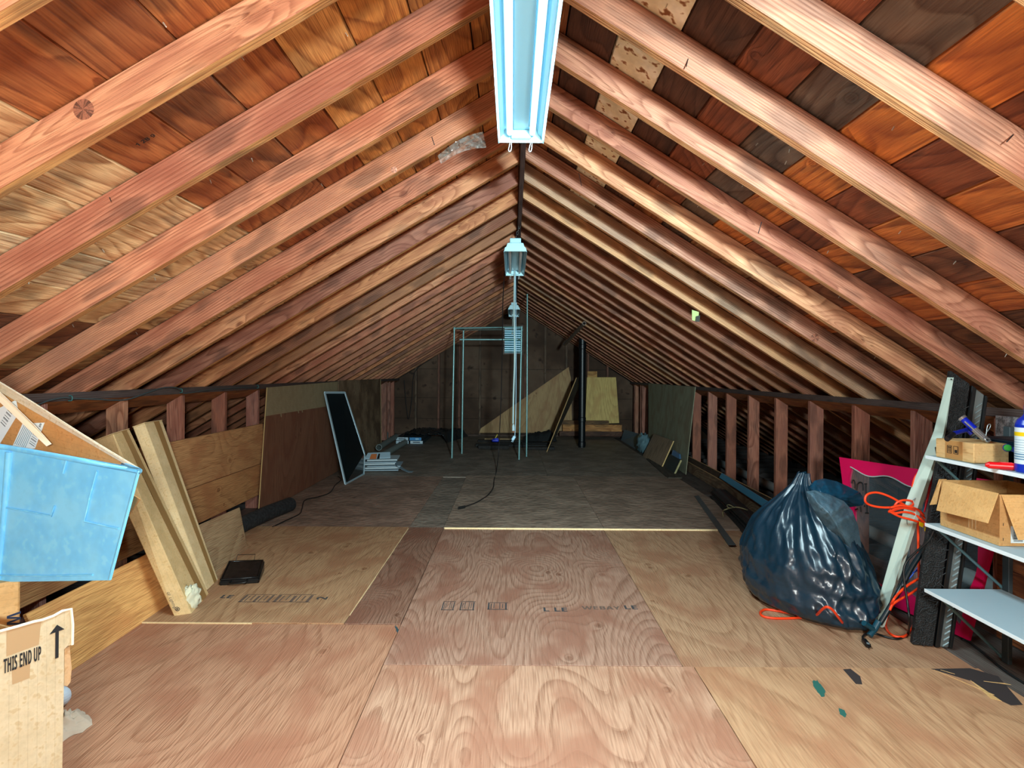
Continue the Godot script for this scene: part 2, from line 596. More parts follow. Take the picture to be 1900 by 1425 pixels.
# ---------------------------------------------------------------- roof
func roof() -> void:
	var ceiling := structure("ceiling", Vector3(0, EYE, 0))
	var kinds := ["rafter_a", "rafter_b", "rafter_c"]
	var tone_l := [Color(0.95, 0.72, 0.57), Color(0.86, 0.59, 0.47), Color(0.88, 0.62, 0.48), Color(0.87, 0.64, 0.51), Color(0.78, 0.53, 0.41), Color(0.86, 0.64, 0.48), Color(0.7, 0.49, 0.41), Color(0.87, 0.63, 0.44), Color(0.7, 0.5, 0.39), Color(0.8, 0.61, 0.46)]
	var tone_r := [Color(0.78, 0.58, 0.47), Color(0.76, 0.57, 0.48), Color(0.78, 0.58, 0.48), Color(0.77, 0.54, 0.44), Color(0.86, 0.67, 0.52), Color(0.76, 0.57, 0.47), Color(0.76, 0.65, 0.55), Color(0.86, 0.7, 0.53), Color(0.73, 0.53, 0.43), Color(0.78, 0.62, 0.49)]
	var kind_l := [1, 0, 0, 2, 0, 1, 1, 1, 0, 2]
	var kind_r := [0, 2, 1, 1, 1, 0, 2, 2, 0, 2]
	var vl := 0.1 * sqrt(1.0 + LT * LT)
	var vr := 0.1 * sqrt(1.0 + RT * RT)
	for k in range(-9, 26):
		var d1 := 1.56 + 0.406 * k
		var d0 := d1 - 0.041
		for s in 2:
			var j := rng.randf_range(-0.006, 0.006)
			var x0 := 0.03 if s == 0 else 0.066
			var x1 := -4.02 if s == 0 else 4.02
			var c := []
			for i in 8:
				var x := x1 if i & 1 else x0
				var y := EYE + (LH + LT * x if s == 0 else RH - RT * x)
				y += (vl if s == 0 else vr) if i & 2 else j
				c.append(Vector3(x, y, -d1 if i & 4 else -d0))
			var m := MB.new()
			var u := MB.new()
			m.hexa(c, 0.003, 0, Vector2(rng.randf(), rng.randf() * 2.4), u, 2)
			var q := clampi(k, 0, 9) if k < 10 else k % 10
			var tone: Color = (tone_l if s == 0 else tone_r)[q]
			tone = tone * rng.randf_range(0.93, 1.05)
			if k >= 8:  # far rafters darkened in their colour, standing in for the dimmer far light
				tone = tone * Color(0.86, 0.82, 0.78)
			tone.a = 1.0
			var kind: String = kinds[(kind_l if s == 0 else kind_r)[q]]
			var under := Color(0.9, 0.68, 0.42) if s == 0 else Color(0.88, 0.68, 0.46)
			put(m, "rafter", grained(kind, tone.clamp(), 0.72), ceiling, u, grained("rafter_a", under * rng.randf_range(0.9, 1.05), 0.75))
	var rb := MB.new()
	rb.box(Vector3(0.034, EYE + 1.2, -12.1), Vector3(0.062, EYE + 1.36, 2.4), 0.003, 2)
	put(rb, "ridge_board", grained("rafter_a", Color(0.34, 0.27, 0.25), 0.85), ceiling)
	# sheathing boards, laid along the roof
	var left := {-5: Color(0.8, 0.56, 0.33), -4: Color(0.82, 0.59, 0.34), -3: Color(0.84, 0.6, 0.34), -2: Color(0.86, 0.63, 0.36), -1: Color(0.92, 0.74, 0.48), 0: Color(0.72, 0.47, 0.28), 1: Color(0.68, 0.44, 0.27), 2: Color(0.74, 0.49, 0.31), 3: Color(1.0, 0.91, 0.74), 4: Color(1.0, 0.94, 0.8), 5: Color(1.0, 0.95, 0.82), 6: Color(0.98, 0.92, 0.78), 7: Color(0.55, 0.38, 0.27), 8: Color(0.76, 0.69, 0.54)}
	var right := {-6: Color(0.62, 0.45, 0.29), -5: Color(0.68, 0.46, 0.28), -4: Color(0.36, 0.25, 0.21), -3: Color(0.95, 0.94, 0.86), -2: Color(0.38, 0.27, 0.23), -1: Color(0.58, 0.36, 0.25), 0: Color(0.44, 0.4, 0.38), 1: Color(0.88, 0.56, 0.27), 2: Color(0.6, 0.36, 0.25), 3: Color(0.82, 0.52, 0.27), 4: Color(0.5, 0.33, 0.25), 5: Color(0.78, 0.47, 0.24), 6: Color(0.46, 0.31, 0.22), 7: Color(0.56, 0.36, 0.23)}
	for s in 2:
		var step := 0.171 if s == 0 else 0.1655
		for j in range(-5 if s == 0 else -6, 20):
			var xa := (-0.842 - step * (j - 1)) if s == 0 else (0.856 + step * j)
			var xb := (-0.842 - step * j) if s == 0 else (0.856 + step * (j + 1))
			if s == 0 and j == -5:
				xa = 0.04
			if s == 1 and j == -6:
				xa = 0.05
			var gap := 0.003 if s == 0 else -0.003
			var cuts := [ZBACK]
			var at := ZBACK
			while at < 12.1:
				at += 0.406 * (rng.randi_range(14, 17) if cuts.size() == 1 else rng.randi_range(8, 12))
				if s == 1 and j == -3 and cuts.size() == 1:
					at = 4.4
				if s == 0 and j >= 3 and cuts.size() == 1:
					at = 4.8
				cuts.append(minf(1.56 + 0.406 * roundf((at - 1.56) / 0.406) - 0.02, 12.1))
			for i in cuts.size() - 1:
				if cuts[i + 1] - cuts[i] < 0.1:
					continue
				var c := []
				var lift := rng.randf_range(0.0, 0.004)
				for n in 8:
					var x: float = xb + gap if n & 1 else xa - gap
					var y := EYE + (LH + LT * x + vl if s == 0 else RH - RT * x + vr)
					y += 0.024 if n & 2 else 0.001 + lift
					c.append(Vector3(x, y, -(cuts[i + 1] - 0.0015) if n & 4 else -(cuts[i] + 0.0015)))
				var m := MB.new()
				m.hexa(c, 0.0015, 2, Vector2(rng.randf(), rng.randf() * 2.0))
				var tone: Color
				var table: Dictionary = left if s == 0 else right
				if i == 0 and table.has(j):
					tone = table[j]
				else:
					tone = [Color(0.64, 0.43, 0.27), Color(0.5, 0.33, 0.23), Color(0.7, 0.48, 0.3), Color(0.44, 0.33, 0.25), Color(0.66, 0.51, 0.36)][rng.randi() % 5]
				tone = tone * rng.randf_range(0.95, 1.04)
				tone.a = 1.0
				var mat := grained("paint", Color.WHITE, 0.7, 0.6) if s == 1 and j == -3 and i == 0 else grained("plank_a" if (j + i) % 2 == 0 else "plank_b", tone.clamp(), 0.75)
				put(m, "sheathing_board", mat, ceiling)
	for s in 2:  # unseen slab over the boards, keeps sky out of their gaps
		var c := []
		for n in 8:
			var x := (-4.25 if s == 0 else 4.25) if n & 1 else 0.048
			var y := EYE + (LH + LT * x + vl if s == 0 else RH - RT * x + vr) + (0.11 if n & 2 else 0.032)
			c.append(Vector3(x, y, -12.3 if n & 4 else 2.6))
		var m := MB.new()
		m.hexa(c, 0.0, 2)
		put(m, "unseen_roof_slab", flat(Color(0.12, 0.11, 0.1), 0.95), ceiling)
	# shiny nail tips that come through the boards
	var tips := MB.new()
	for k in 190:
		var s := k % 2
		var d := 1.56 + 0.406 * rng.randi_range(-1, 8) - rng.randf_range(0.1, 0.32)
		var x := rng.randf_range(0.35, 2.1) * (-1.0 if s == 0 else 1.0)
		var y := EYE + (LH + LT * x + vl if s == 0 else RH - RT * x + vr)
		var dn := Vector3(LT if s == 0 else -RT, -1, 0).normalized()
		tips.lathe([Vector2(0.0022, 0.0), Vector2(0.0016, 0.012), Vector2(0.0, 0.015)], 5, Vector3(x, y + 0.001, -d), (dn + Vector3(rng.randf_range(-0.3, 0.3), 0, rng.randf_range(-0.3, 0.3))).normalized())
	var tn := put(tips, "nail_tips", flat(Color(0.8, 0.78, 0.72), 0.35, 0.5), ceiling)
	tn.set_meta("kind", "stuff")
	var ln := Vector3(LT, -1, 0).normalized()
	words("1 2B 9", ray_to(268, 257, Vector3(0, EYE + LH + vl, 0), ln) + ln * 0.006, Vector3(1, LT, 0).normalized(), Vector3(0, 0, 1), 0.016, flat(Color(0.1, 0.08, 0.07), 0.8), ceiling, true, "printed_mark")
	for q in [[155, 203, 1.5185, 0.026], [1512, 627, 3.5485, 0.024], [731, 315, 2.3305, 0.012]]:
		var kn := MB.new()
		kn.lathe([Vector2(0.0, 0.0014), Vector2(q[3] * 0.45, 0.0012), Vector2(q[3] * 0.5, 0.0006), Vector2(q[3] * 0.56, 0.0011), Vector2(q[3], 0.0)], 18, P(q[0], q[1], q[2]), Vector3(0, 0, 1))
		put(kn, "knot", grained("soot", Color(0.72, 0.47, 0.36), 0.7, 0.3), ceiling)
	# a few bent nails left in the rafters
	for q in [[1880, 250, 1.52, 1868, 263], [1277, 108, 1.93, 1273, 124], [1413, 412, 2.33, 1407, 433], [1074, 321, 3.15, 1079, 345], [801, 254, 2.33, 806, 269], [203, 366, 1.93, 206, 373]]:
		var b := MB.new()
		b.tube(PackedVector3Array([P(q[0], q[1], q[2] - 0.002), P(q[3], q[4], q[2] - 0.03)]), 0.0016, 6)
		put(b, "nail", flat(Color(0.2, 0.19, 0.2), 0.5, 0.6), ceiling)


# ---------------------------------------------------------------- floor
func floor_boards() -> void:
	var fl := structure("floor")
	var b := MB.new()
	b.box(Vector3(-4.3, -0.32, -12.3), Vector3(4.3, -0.19, 2.6), 0.0)
	put(b, "subfloor", flat(Color(0.1, 0.1, 0.1), 0.95), fl)
	# x from, x to, depth from, depth to, lift, tone, which, turned
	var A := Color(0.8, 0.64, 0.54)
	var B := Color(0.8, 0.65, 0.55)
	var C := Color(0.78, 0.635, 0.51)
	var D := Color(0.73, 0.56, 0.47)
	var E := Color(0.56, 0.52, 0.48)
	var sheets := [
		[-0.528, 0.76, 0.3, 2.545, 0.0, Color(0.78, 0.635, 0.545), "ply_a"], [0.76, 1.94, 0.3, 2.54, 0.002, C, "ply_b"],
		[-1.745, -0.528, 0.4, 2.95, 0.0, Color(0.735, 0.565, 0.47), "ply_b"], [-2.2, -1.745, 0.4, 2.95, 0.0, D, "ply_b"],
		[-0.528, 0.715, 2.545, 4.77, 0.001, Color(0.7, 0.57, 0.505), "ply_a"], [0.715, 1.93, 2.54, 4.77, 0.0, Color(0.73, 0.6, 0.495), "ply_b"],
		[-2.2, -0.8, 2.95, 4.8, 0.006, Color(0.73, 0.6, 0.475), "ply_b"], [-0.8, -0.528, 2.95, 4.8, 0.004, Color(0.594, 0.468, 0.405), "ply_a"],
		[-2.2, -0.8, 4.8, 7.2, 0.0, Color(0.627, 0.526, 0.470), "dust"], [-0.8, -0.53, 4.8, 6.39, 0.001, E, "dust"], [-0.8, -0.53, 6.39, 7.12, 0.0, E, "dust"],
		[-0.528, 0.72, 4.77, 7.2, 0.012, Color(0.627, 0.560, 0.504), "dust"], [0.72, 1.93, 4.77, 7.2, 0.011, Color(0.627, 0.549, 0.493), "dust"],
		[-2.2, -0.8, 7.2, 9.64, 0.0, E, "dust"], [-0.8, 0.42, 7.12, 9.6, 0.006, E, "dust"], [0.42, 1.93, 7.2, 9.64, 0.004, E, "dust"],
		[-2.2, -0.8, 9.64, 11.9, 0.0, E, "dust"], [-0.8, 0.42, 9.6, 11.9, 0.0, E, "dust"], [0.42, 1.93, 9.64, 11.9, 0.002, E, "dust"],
		[-2.2, -0.9, -2.4, 0.4, 0.0, A, "ply_b"], [-0.9, 0.6, -2.4, 0.3, 0.0, A, "ply_a"], [0.6, 1.94, -2.4, 0.3, 0.0, B, "ply_b"],
	]
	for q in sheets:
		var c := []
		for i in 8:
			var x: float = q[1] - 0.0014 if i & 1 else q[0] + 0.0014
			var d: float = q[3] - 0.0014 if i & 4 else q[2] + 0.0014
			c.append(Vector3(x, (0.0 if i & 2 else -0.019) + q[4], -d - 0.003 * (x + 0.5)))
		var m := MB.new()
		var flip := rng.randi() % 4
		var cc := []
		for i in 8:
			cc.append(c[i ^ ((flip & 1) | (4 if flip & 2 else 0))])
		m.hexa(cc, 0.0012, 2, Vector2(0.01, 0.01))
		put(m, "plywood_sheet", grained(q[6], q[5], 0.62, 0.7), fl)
	# pale bare edges of the raised sheets
	var pale := grained("card", Color(0.95, 0.85, 0.66), 0.7, 0.0)
	for q in [[-0.52, 1.6, 4.765, 0.0, 0.0128], [-2.02, -1.24, 2.945, 0.0, 0.0065]]:
		var m := MB.new()
		m.box(Vector3(q[0], q[3], -q[2] - 0.004 - 0.003 * (q[0] + 0.5) * 0.5), Vector3(q[1], q[4], -q[2] + 0.004), 0.001, 0)
		put(m, "sheet_edge", pale, fl)
	var m := MB.new()
	for k in 9:
		var d := 3.05 + 0.19 * k
		m.box(Vector3(-0.8015, 0.0, -d - 0.189), Vector3(-0.7975 + 0.001 * (k % 3), 0.0062, -d), 0.0008, 2)
	put(m, "sheet_edge", pale, fl)
	# grey boards along the right wall
	m = MB.new()
	m.box(Vector3(1.945, -0.02, -6.2), Vector3(2.275, -0.004, 2.4), 0.002, 2)
	put(m, "floor_board", grained("rafter_a", Color(0.42, 0.4, 0.38), 0.8), fl)
	m = MB.new()
	m.box(Vector3(1.935, -0.02, -11.9), Vector3(2.275, -0.003, -6.205), 0.002, 2)
	put(m, "floor_board", grained("rafter_a", Color(0.36, 0.33, 0.3), 0.8), fl)
	# joists outside the knee walls
	for k in range(-5, 30):
		var d := 1.6 + 0.406 * k
		for s in [[-4.1, -2.32], [2.4, 4.1]]:
			m = MB.new()
			m.box(Vector3(s[0], -0.17, -d - 0.04), Vector3(s[1], -0.012, -d), 0.002, 0, Vector2(rng.randf(), rng.randf()))
			put(m, "joist", grained("rafter_a", Color(0.36, 0.36, 0.36), 0.85), fl)
	# torn top veneer at the right, the dark layer beneath showing
	var bare := flat(Color(0.2, 0.17, 0.17), 0.9)
	for poly in [[[1727, 1242], [1800, 1241], [1852, 1256], [1898, 1309], [1876, 1310], [1842, 1294], [1806, 1266]], [[1564, 1243], [1578, 1242], [1596, 1256], [1600, 1271], [1588, 1270]]]:
		m = MB.new()
		var pp := PackedVector2Array()
		for p in poly:
			var f := F(p[0], p[1])
			pp.append(Vector2(f.x, f.z))
		m.prism(pp, Vector3(0, 0.0021, 0), Vector3(1, 0, 0), Vector3(0, 0, 1), Vector3(0, 0.0006, 0))
		put(m, "torn_patch", bare, fl)
	for q in [[1733, 1243, 1842, 1288, 0.006], [1800, 1262, 1848, 1296, 0.02], [1825, 1264, 1870, 1268, 0.012], [1745, 1243, 1768, 1249, 0.008]]:
		m = MB.new()
		var p0 := F(q[0], q[1], 0.003)
		var p1 := F(q[2], q[3], 0.003)
		m.prism(PackedVector2Array([Vector2(p0.x, p0.z), Vector2(p1.x - q[4], p1.z), Vector2(p1.x + q[4] * 0.3, p1.z + q[4])]), Vector3(0, 0.0028, 0), Vector3(1, 0, 0), Vector3(0, 0, 1), Vector3(0, 0.0012, 0))
		put(m, "splinter", grained("card", Color(0.9, 0.74, 0.5), 0.7, 0.0), fl)
	# stamped print and spilt paint on the sheets
	var ink := flat(Color(0.24, 0.25, 0.26), 0.8)
	var ink2 := flat(Color(0.4, 0.33, 0.29), 0.8)
	stamp("2", 598, 1110, 0.055, ink, fl, true, 0.0065)
	stamp("LE", 421, 1107, 0.045, ink, fl, false, 0.0065)
	stamp("L LE", 1030, 1131, 0.05, ink, fl, false, 0.0015)
	stamp("WEBAY", 1115, 1128, 0.042, ink2, fl, false, 0.0015)
	stamp("LE", 1170, 1127, 0.05, ink, fl, false, 0.0015)
	for q in [[441, 1103, 500, 1117, 0.0066], [504, 1103, 575, 1117, 0.0066], [818, 1116, 842, 1132, 0.0016], [852, 1116, 880, 1132, 0.0016], [904, 1118, 942, 1131, 0.0016]]:
		m = MB.new()
		var p0 := F(q[0], q[3], q[4])
		var p1 := F(q[2], q[3], q[4])
		var p2 := F(q[2], q[1], q[4])
		p2.x = p1.x
		var nn := 7
		for k in nn:
			if k == 3 and q[0] > 800:
				continue
			var xa := lerpf(p0.x, p1.x, (k + 0.1) / nn)
			var xb := lerpf(p0.x, p1.x, (k + 0.1 + 0.25 + 0.3 * (k % 3 == 0 as int)) / nn)
			m.box(Vector3(xa, q[4], lerpf(p0.z, p2.z, 0.9 - 0.1 * (k % 2))), Vector3(xb, q[4] + 0.0005, lerpf(p0.z, p2.z, 0.12 * (k % 3))), 0.0)
		m.box(Vector3(p0.x, q[4], p0.z - 0.006), Vector3(p1.x, q[4] + 0.0005, p0.z), 0.0)
		m.box(Vector3(p0.x, q[4], p2.z), Vector3(p1.x, q[4] + 0.0005, p2.z + 0.005), 0.0)
		put(m, "printed_mark", ink2 if q[0] < 800 else ink, fl)
	for q in [[1520, 1277, 9, 16, Color(0.16, 0.4, 0.36), 0.0024], [1563, 1322, 6, 8, Color(0.16, 0.4, 0.36), 0.0024], [739, 1172, 3, 12, Color(0.2, 0.3, 0.32), 0.0003]]:
		m = MB.new()
		var pp := PackedVector2Array()
		for k in 22:
			var a := TAU * k / 22.0
			var rr := rng.randf_range(0.75, 1.15)
			var f := F(q[0] + (q[2] * cos(a) + q[3] * 0.5 * sin(a)) * rr, q[1] + q[3] * sin(a) * rr, q[5])
			pp.append(Vector2(f.x, f.z))
		m.prism(pp, Vector3(0, q[5], 0), Vector3(1, 0, 0), Vector3(0, 0, 1), Vector3(0, 0.0005, 0))
		put(m, "paint_splash", flat(q[4], 0.6), fl)


func stamp(text: String, x: float, y: float, tall: float, mat: Material, parent: Node3D, turned: bool, h: float) -> void:
	var p := F(x, y, h)
	if turned:
		words(text, p, Vector3(0, 0, -1), Vector3(-1, 0, 0), tall, mat, parent, true, "printed_mark")
	else:
		words(text, p, Vector3(1, 0, 0), Vector3(0, 0, -1), tall, mat, parent, true, "printed_mark")


# ---------------------------------------------------------------- knee walls
func walls() -> void:
	var kinds := ["rafter_a", "rafter_b", "rafter_c"]
	for s in 2:
		var X := XL if s == 0 else XR
		var o := -1.0 if s == 0 else 1.0
		var wall := structure("wall_left" if s == 0 else "wall_right", Vector3(X, 0, -5))
		var tan_ := LT if s == 0 else RT
		# studs, their tops cut to the slope of the roof
		for k in range(-9, 15):
			var d1 := 3.52 + 0.6096 * k
			var d0 := d1 - 0.041
			if d1 > 11.8 or d1 < -2.2:
				continue
			var c := []
			for i in 8:
				var x := X + o * (0.102 if i & 1 else 0.0)
				var y := (roof_y(x) - 0.047) if i & 2 else 0.03
				c.append(Vector3(x, y, -d1 if i & 4 else -d0))
			var m := MB.new()
			m.hexa(c, 0.0025, 1, Vector2(rng.randf(), rng.randf() * 2.4))
			var tone: Color = [Color(0.72, 0.5, 0.42), Color(0.66, 0.44, 0.36), Color(0.74, 0.54, 0.43), Color(0.7, 0.5, 0.44)][rng.randi() % 4]
			put(m, "stud", grained(kinds[rng.randi() % 3], tone, 0.75), wall)
		var more := [10.75, 11.1, 11.5] if s == 0 else [10.98, 11.55]
		for d1 in more:
			var c := []
			for i in 8:
				var x := X + o * (0.102 if i & 1 else 0.0)
				c.append(Vector3(x, (roof_y(x) - 0.047) if i & 2 else 0.03, -d1 if i & 4 else -d1 + 0.041))
			var m := MB.new()
			m.hexa(c, 0.0025, 1, Vector2(rng.randf(), rng.randf() * 2.4))
			put(m, "stud", grained("rafter_b", Color(0.62, 0.44, 0.38), 0.75), wall)
		# the sloping top plate under the rafters, and the bottom plate
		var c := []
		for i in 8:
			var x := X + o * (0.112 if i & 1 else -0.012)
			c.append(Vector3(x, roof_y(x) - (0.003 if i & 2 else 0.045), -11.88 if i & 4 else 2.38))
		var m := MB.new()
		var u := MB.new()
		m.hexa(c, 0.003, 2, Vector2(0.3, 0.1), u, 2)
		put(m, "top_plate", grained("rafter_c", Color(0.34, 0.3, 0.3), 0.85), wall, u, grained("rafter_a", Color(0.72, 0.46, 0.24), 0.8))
		m = MB.new()
		m.box(Vector3(minf(X, X + o * 0.1), -0.012, -11.88), Vector3(maxf(X, X + o * 0.1), 0.03, 2.38), 0.002, 2)
		put(m, "bottom_plate", grained("rafter_c", Color(0.44, 0.34, 0.3), 0.85), wall)
		# closed eaves outside
		m = MB.new()
		m.box(Vector3(o * 4.1 - 0.04, -0.3, -12.2), Vector3(o * 4.1 + 0.04, 0.3, 2.5), 0.0)
		put(m, "eave_board", flat(Color(0.16, 0.13, 0.11), 0.95), wall)
		if s == 0:
			# wide boards nailed across the studs
			for q in [[0.757, 0.415, 0.8, 5.36, Color(0.78, 0.6, 0.42)], [0.41, 0.15, 0.8, 5.34, Color(0.78, 0.59, 0.4)]]:
				m = MB.new()
				m.box(Vector3(X + 0.002, q[1], -q[3]), Vector3(X + 0.026, q[0], -q[2]), 0.003, 2, Vector2(rng.randf(), rng.randf()))
				put(m, "wall_board", grained("ply_b", q[4], 0.75), wall)
			# thin cable stapled along the plate
			var w := []
			for q in [[0, 768], [60, 754], [92, 743], [118, 738], [133, 739], [180, 741], [232, 742], [270, 730], [300, 720], [325, 719], [337, 725], [345, 730], [400, 722], [479, 718]]:
				w.append(W(q[0], q[1], X + 0.022))
			m = MB.new()
			m.tube(spline(w, 4), 0.004, 6)
			put(m, "cable", flat(Color(0.25, 0.3, 0.31), 0.5), wall)
			for q in [[131, 739], [336, 725], [478, 717.5]]:
				var p := W(q[0], q[1], X + 0.02)
				m = MB.new()
				m.tube(spline([p + Vector3(-0.012, -0.012, 0), p + Vector3(0.006, -0.01, 0), p + Vector3(0.006, 0.01, 0), p + Vector3(-0.012, 0.012, 0)], 4), 0.003, 6)
				put(m, "staple", flat(Color(0.2, 0.42, 0.42), 0.5), wall)
		else:
			# boards closing the wall beside the shelves
			for q in [[0.0, 0.47, -0.6, 2.86, Color(0.62, 0.38, 0.22)], [0.475, 0.68, -0.6, 2.86, Color(0.78, 0.66, 0.5)]]:
				m = MB.new()
				m.box(Vector3(X - 0.02, q[0], -q[3]), Vector3(X - 0.002, q[1], -q[2]), 0.002, 2, Vector2(0.2, q[0]))
				put(m, "wall_board", grained("plank_b", q[4], 0.75), wall)
			m = MB.new()
			m.box(Vector3(X - 0.024, 0.79, -2.87), Vector3(X - 0.004, 1.03, -0.6), 0.002, 2)
			put(m, "wall_board", grained("soot", Color(0.6, 0.6, 0.62), 0.85, 0.3), wall)
	# pipes lying outside the right wall
	var m := MB.new()
	m.tube(spline([Vector3(2.62, 0.05, -1.5), Vector3(2.66, 0.05, -4.0), Vector3(2.75, 0.05, -8.2)], 4), 0.045, 14)
	var pipe := put(m, "drain_pipe", flat(Color(0.62, 0.66, 0.66), 0.5))
	tag(pipe, "grey drain pipe with black bands lying outside the right studs", "pipe")
	for d in [3.62, 3.72]:
		m = MB.new()
		m.lathe([Vector2(0.0455, 0), Vector2(0.05, 0.002), Vector2(0.05, 0.025), Vector2(0.0455, 0.027)], 16, Vector3(2.655, 0.05, -d), Vector3(0, 0, 1))
		put(m, "band", flat(Color(0.05, 0.05, 0.05), 0.6), pipe)
	# unseen end wall behind the camera, closing the attic against the sky
	var rear := structure("wall_rear", Vector3(0, 0, 2.45))
	var b := MB.new()
	b.prism(PackedVector2Array([Vector2(-4.1, -0.2), Vector2(4.1, -0.2), Vector2(4.1, roof_y(4.1) + 0.13), Vector2(0.05, roof_y(0.05) + 0.13), Vector2(-4.1, roof_y(-4.1) + 0.13)]), Vector3(0, 0, 2.42), Vector3(1, 0, 0), Vector3(0, 1, 0), Vector3(0, 0, 0.08))
	put(b, "boarding", grained("gable", Color(0.62, 0.47, 0.36), 0.85, 0.0), rear)


# ---------------------------------------------------------------- far gable
func gable() -> void:
	var wall := structure("wall_far", Vector3(0, 0, -ZFAR))
	var z := -ZFAR
	var v0 := P(936, 655, ZFAR)
	var v1 := P(968, 606, ZFAR)
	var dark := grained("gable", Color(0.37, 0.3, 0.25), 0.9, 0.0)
	# courses of sheathing with a horizontal joint between, the vent opening left free
	var lines := [-0.25, 0.33, 0.73, 1.29, 2.62]
	for k in lines.size() - 1:
		var lo: float = lines[k] + 0.003
		var hi: float = lines[k + 1] - 0.003
		var xl0 := maxf((lo - EYE - LH) / LT, -4.1)
		var xr0 := minf((EYE + RH - lo) / RT, 4.1)
		var pieces := []
		if k < 3:
			pieces = [[Vector2(xl0, lo), Vector2(xr0, lo), Vector2(minf((EYE + RH - hi) / RT, 4.1), hi), Vector2(maxf((hi - EYE - LH) / LT, -4.1), hi)]]
		else:
			var top := 2.46
			pieces = [[Vector2(xl0, lo), Vector2(v0.x, lo), Vector2(v0.x, EYE + LH + LT * v0.x + 0.05)],
				[Vector2(v1.x, lo), Vector2(xr0, lo), Vector2(v1.x, EYE + RH - RT * v1.x + 0.05)],
				[Vector2(v0.x, lo), Vector2(v1.x, lo), Vector2(v1.x, v0.y), Vector2(v0.x, v0.y)],
				[Vector2(v0.x, v1.y), Vector2(v1.x, v1.y), Vector2(v1.x, top), Vector2(v0.x, EYE + LH + LT * v0.x + 0.05)]]
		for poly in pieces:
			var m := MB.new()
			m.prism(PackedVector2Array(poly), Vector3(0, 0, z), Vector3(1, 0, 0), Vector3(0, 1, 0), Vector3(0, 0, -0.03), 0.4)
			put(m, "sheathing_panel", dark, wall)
	for q in [[-4.3, -0.3, v0.x, 3.0], [v1.x, -0.3, 4.3, 3.0], [v0.x, -0.3, v1.x, v0.y], [v0.x, v1.y, v1.x, 3.0]]:  # backing added to keep sky from leaking through the gable joints
		var bk := MB.new()
		bk.box(Vector3(q[0], q[1], z - 0.1), Vector3(q[2], q[3], z - 0.031), 0.0)
		put(bk, "added_gable_backing", flat(Color(0.09, 0.08, 0.075), 0.95), wall)
	# studs against the sheathing
	for q in [[773, 0], [815, 1], [853, 1], [891, 0], [974, 1], [1011, 0], [1050, 0], [1090, 1], [1126, 1]]:
		var x := P(q[0], 700, ZFAR).x
		var m := MB.new()
		var hw := 0.019
		var c := []
		for i in 8:
			var xx := x + (hw if i & 1 else -hw)
			var y := roof_y(xx) + 0.02 if i & 2 else 0.0
			if q[0] == 974 and not i & 2:
				y = v0.y - 1.25
			if q[0] == 974 and i & 2:
				y = v0.y - 0.02
			c.append(Vector3(xx, y, z + (0.002 if i & 4 else 0.09)))
		m.hexa(c, 0.002, 1, Vector2(rng.randf(), rng.randf()))
		put(m, "stud", grained("rafter_b", Color(0.5, 0.36, 0.3) if q[1] else Color(0.42, 0.36, 0.3), 0.8), wall)
	var m := MB.new()
	m.box(Vector3(-2.3, -0.01, z + 0.005), Vector3(2.3, 0.035, z + 0.095), 0.002)
	put(m, "bottom_plate", grained("rafter_c", Color(0.36, 0.3, 0.27), 0.85), wall)
	# louvred vent
	var vent := Node3D.new()
	place(vent, "vent", Vector3((v0.x + v1.x) / 2, v0.y, z), wall)
	m = MB.new()
	for q in [[v0.x - 0.03, v0.y - 0.03, v1.x + 0.03, v0.y], [v0.x - 0.03, v1.y, v1.x + 0.03, v1.y + 0.03], [v0.x - 0.03, v0.y, v0.x, v1.y], [v1.x, v0.y, v1.x + 0.03, v1.y]]:
		m.box(Vector3(q[0], q[1], z - 0.05), Vector3(q[2], q[3], z + 0.06), 0.002)
	put(m, "frame", grained("rafter_a", Color(0.5, 0.46, 0.42), 0.8), vent)
	var n := 12
	for k in n:
		var y := lerpf(v0.y, v1.y, (k + 0.5) / n)
		m = MB.new()
		m.beam(Vector3(v0.x + 0.002, y, z - 0.005), Vector3(v1.x - 0.002, y, z - 0.005), Vector3(0, 0.031, 0.031), Vector3(0, 0.001, -0.001) * 1.4, 0.0)
		put(m, "slat", flat(Color(0.5, 0.78, 0.8), 0.45, 0.2), vent)
	# a dark cable looping down the corner
	m = MB.new()
	var w := []
	for q in [[750, 706], [753, 745], [758, 778], [764, 742], [770, 690], [800, 666]]:
		w.append(P(q[0], q[1], ZFAR - 0.13))
	m.tube(spline(w, 5), 0.007, 6)
	put(m, "cable", flat(Color(0.06, 0.06, 0.06), 0.6), wall)


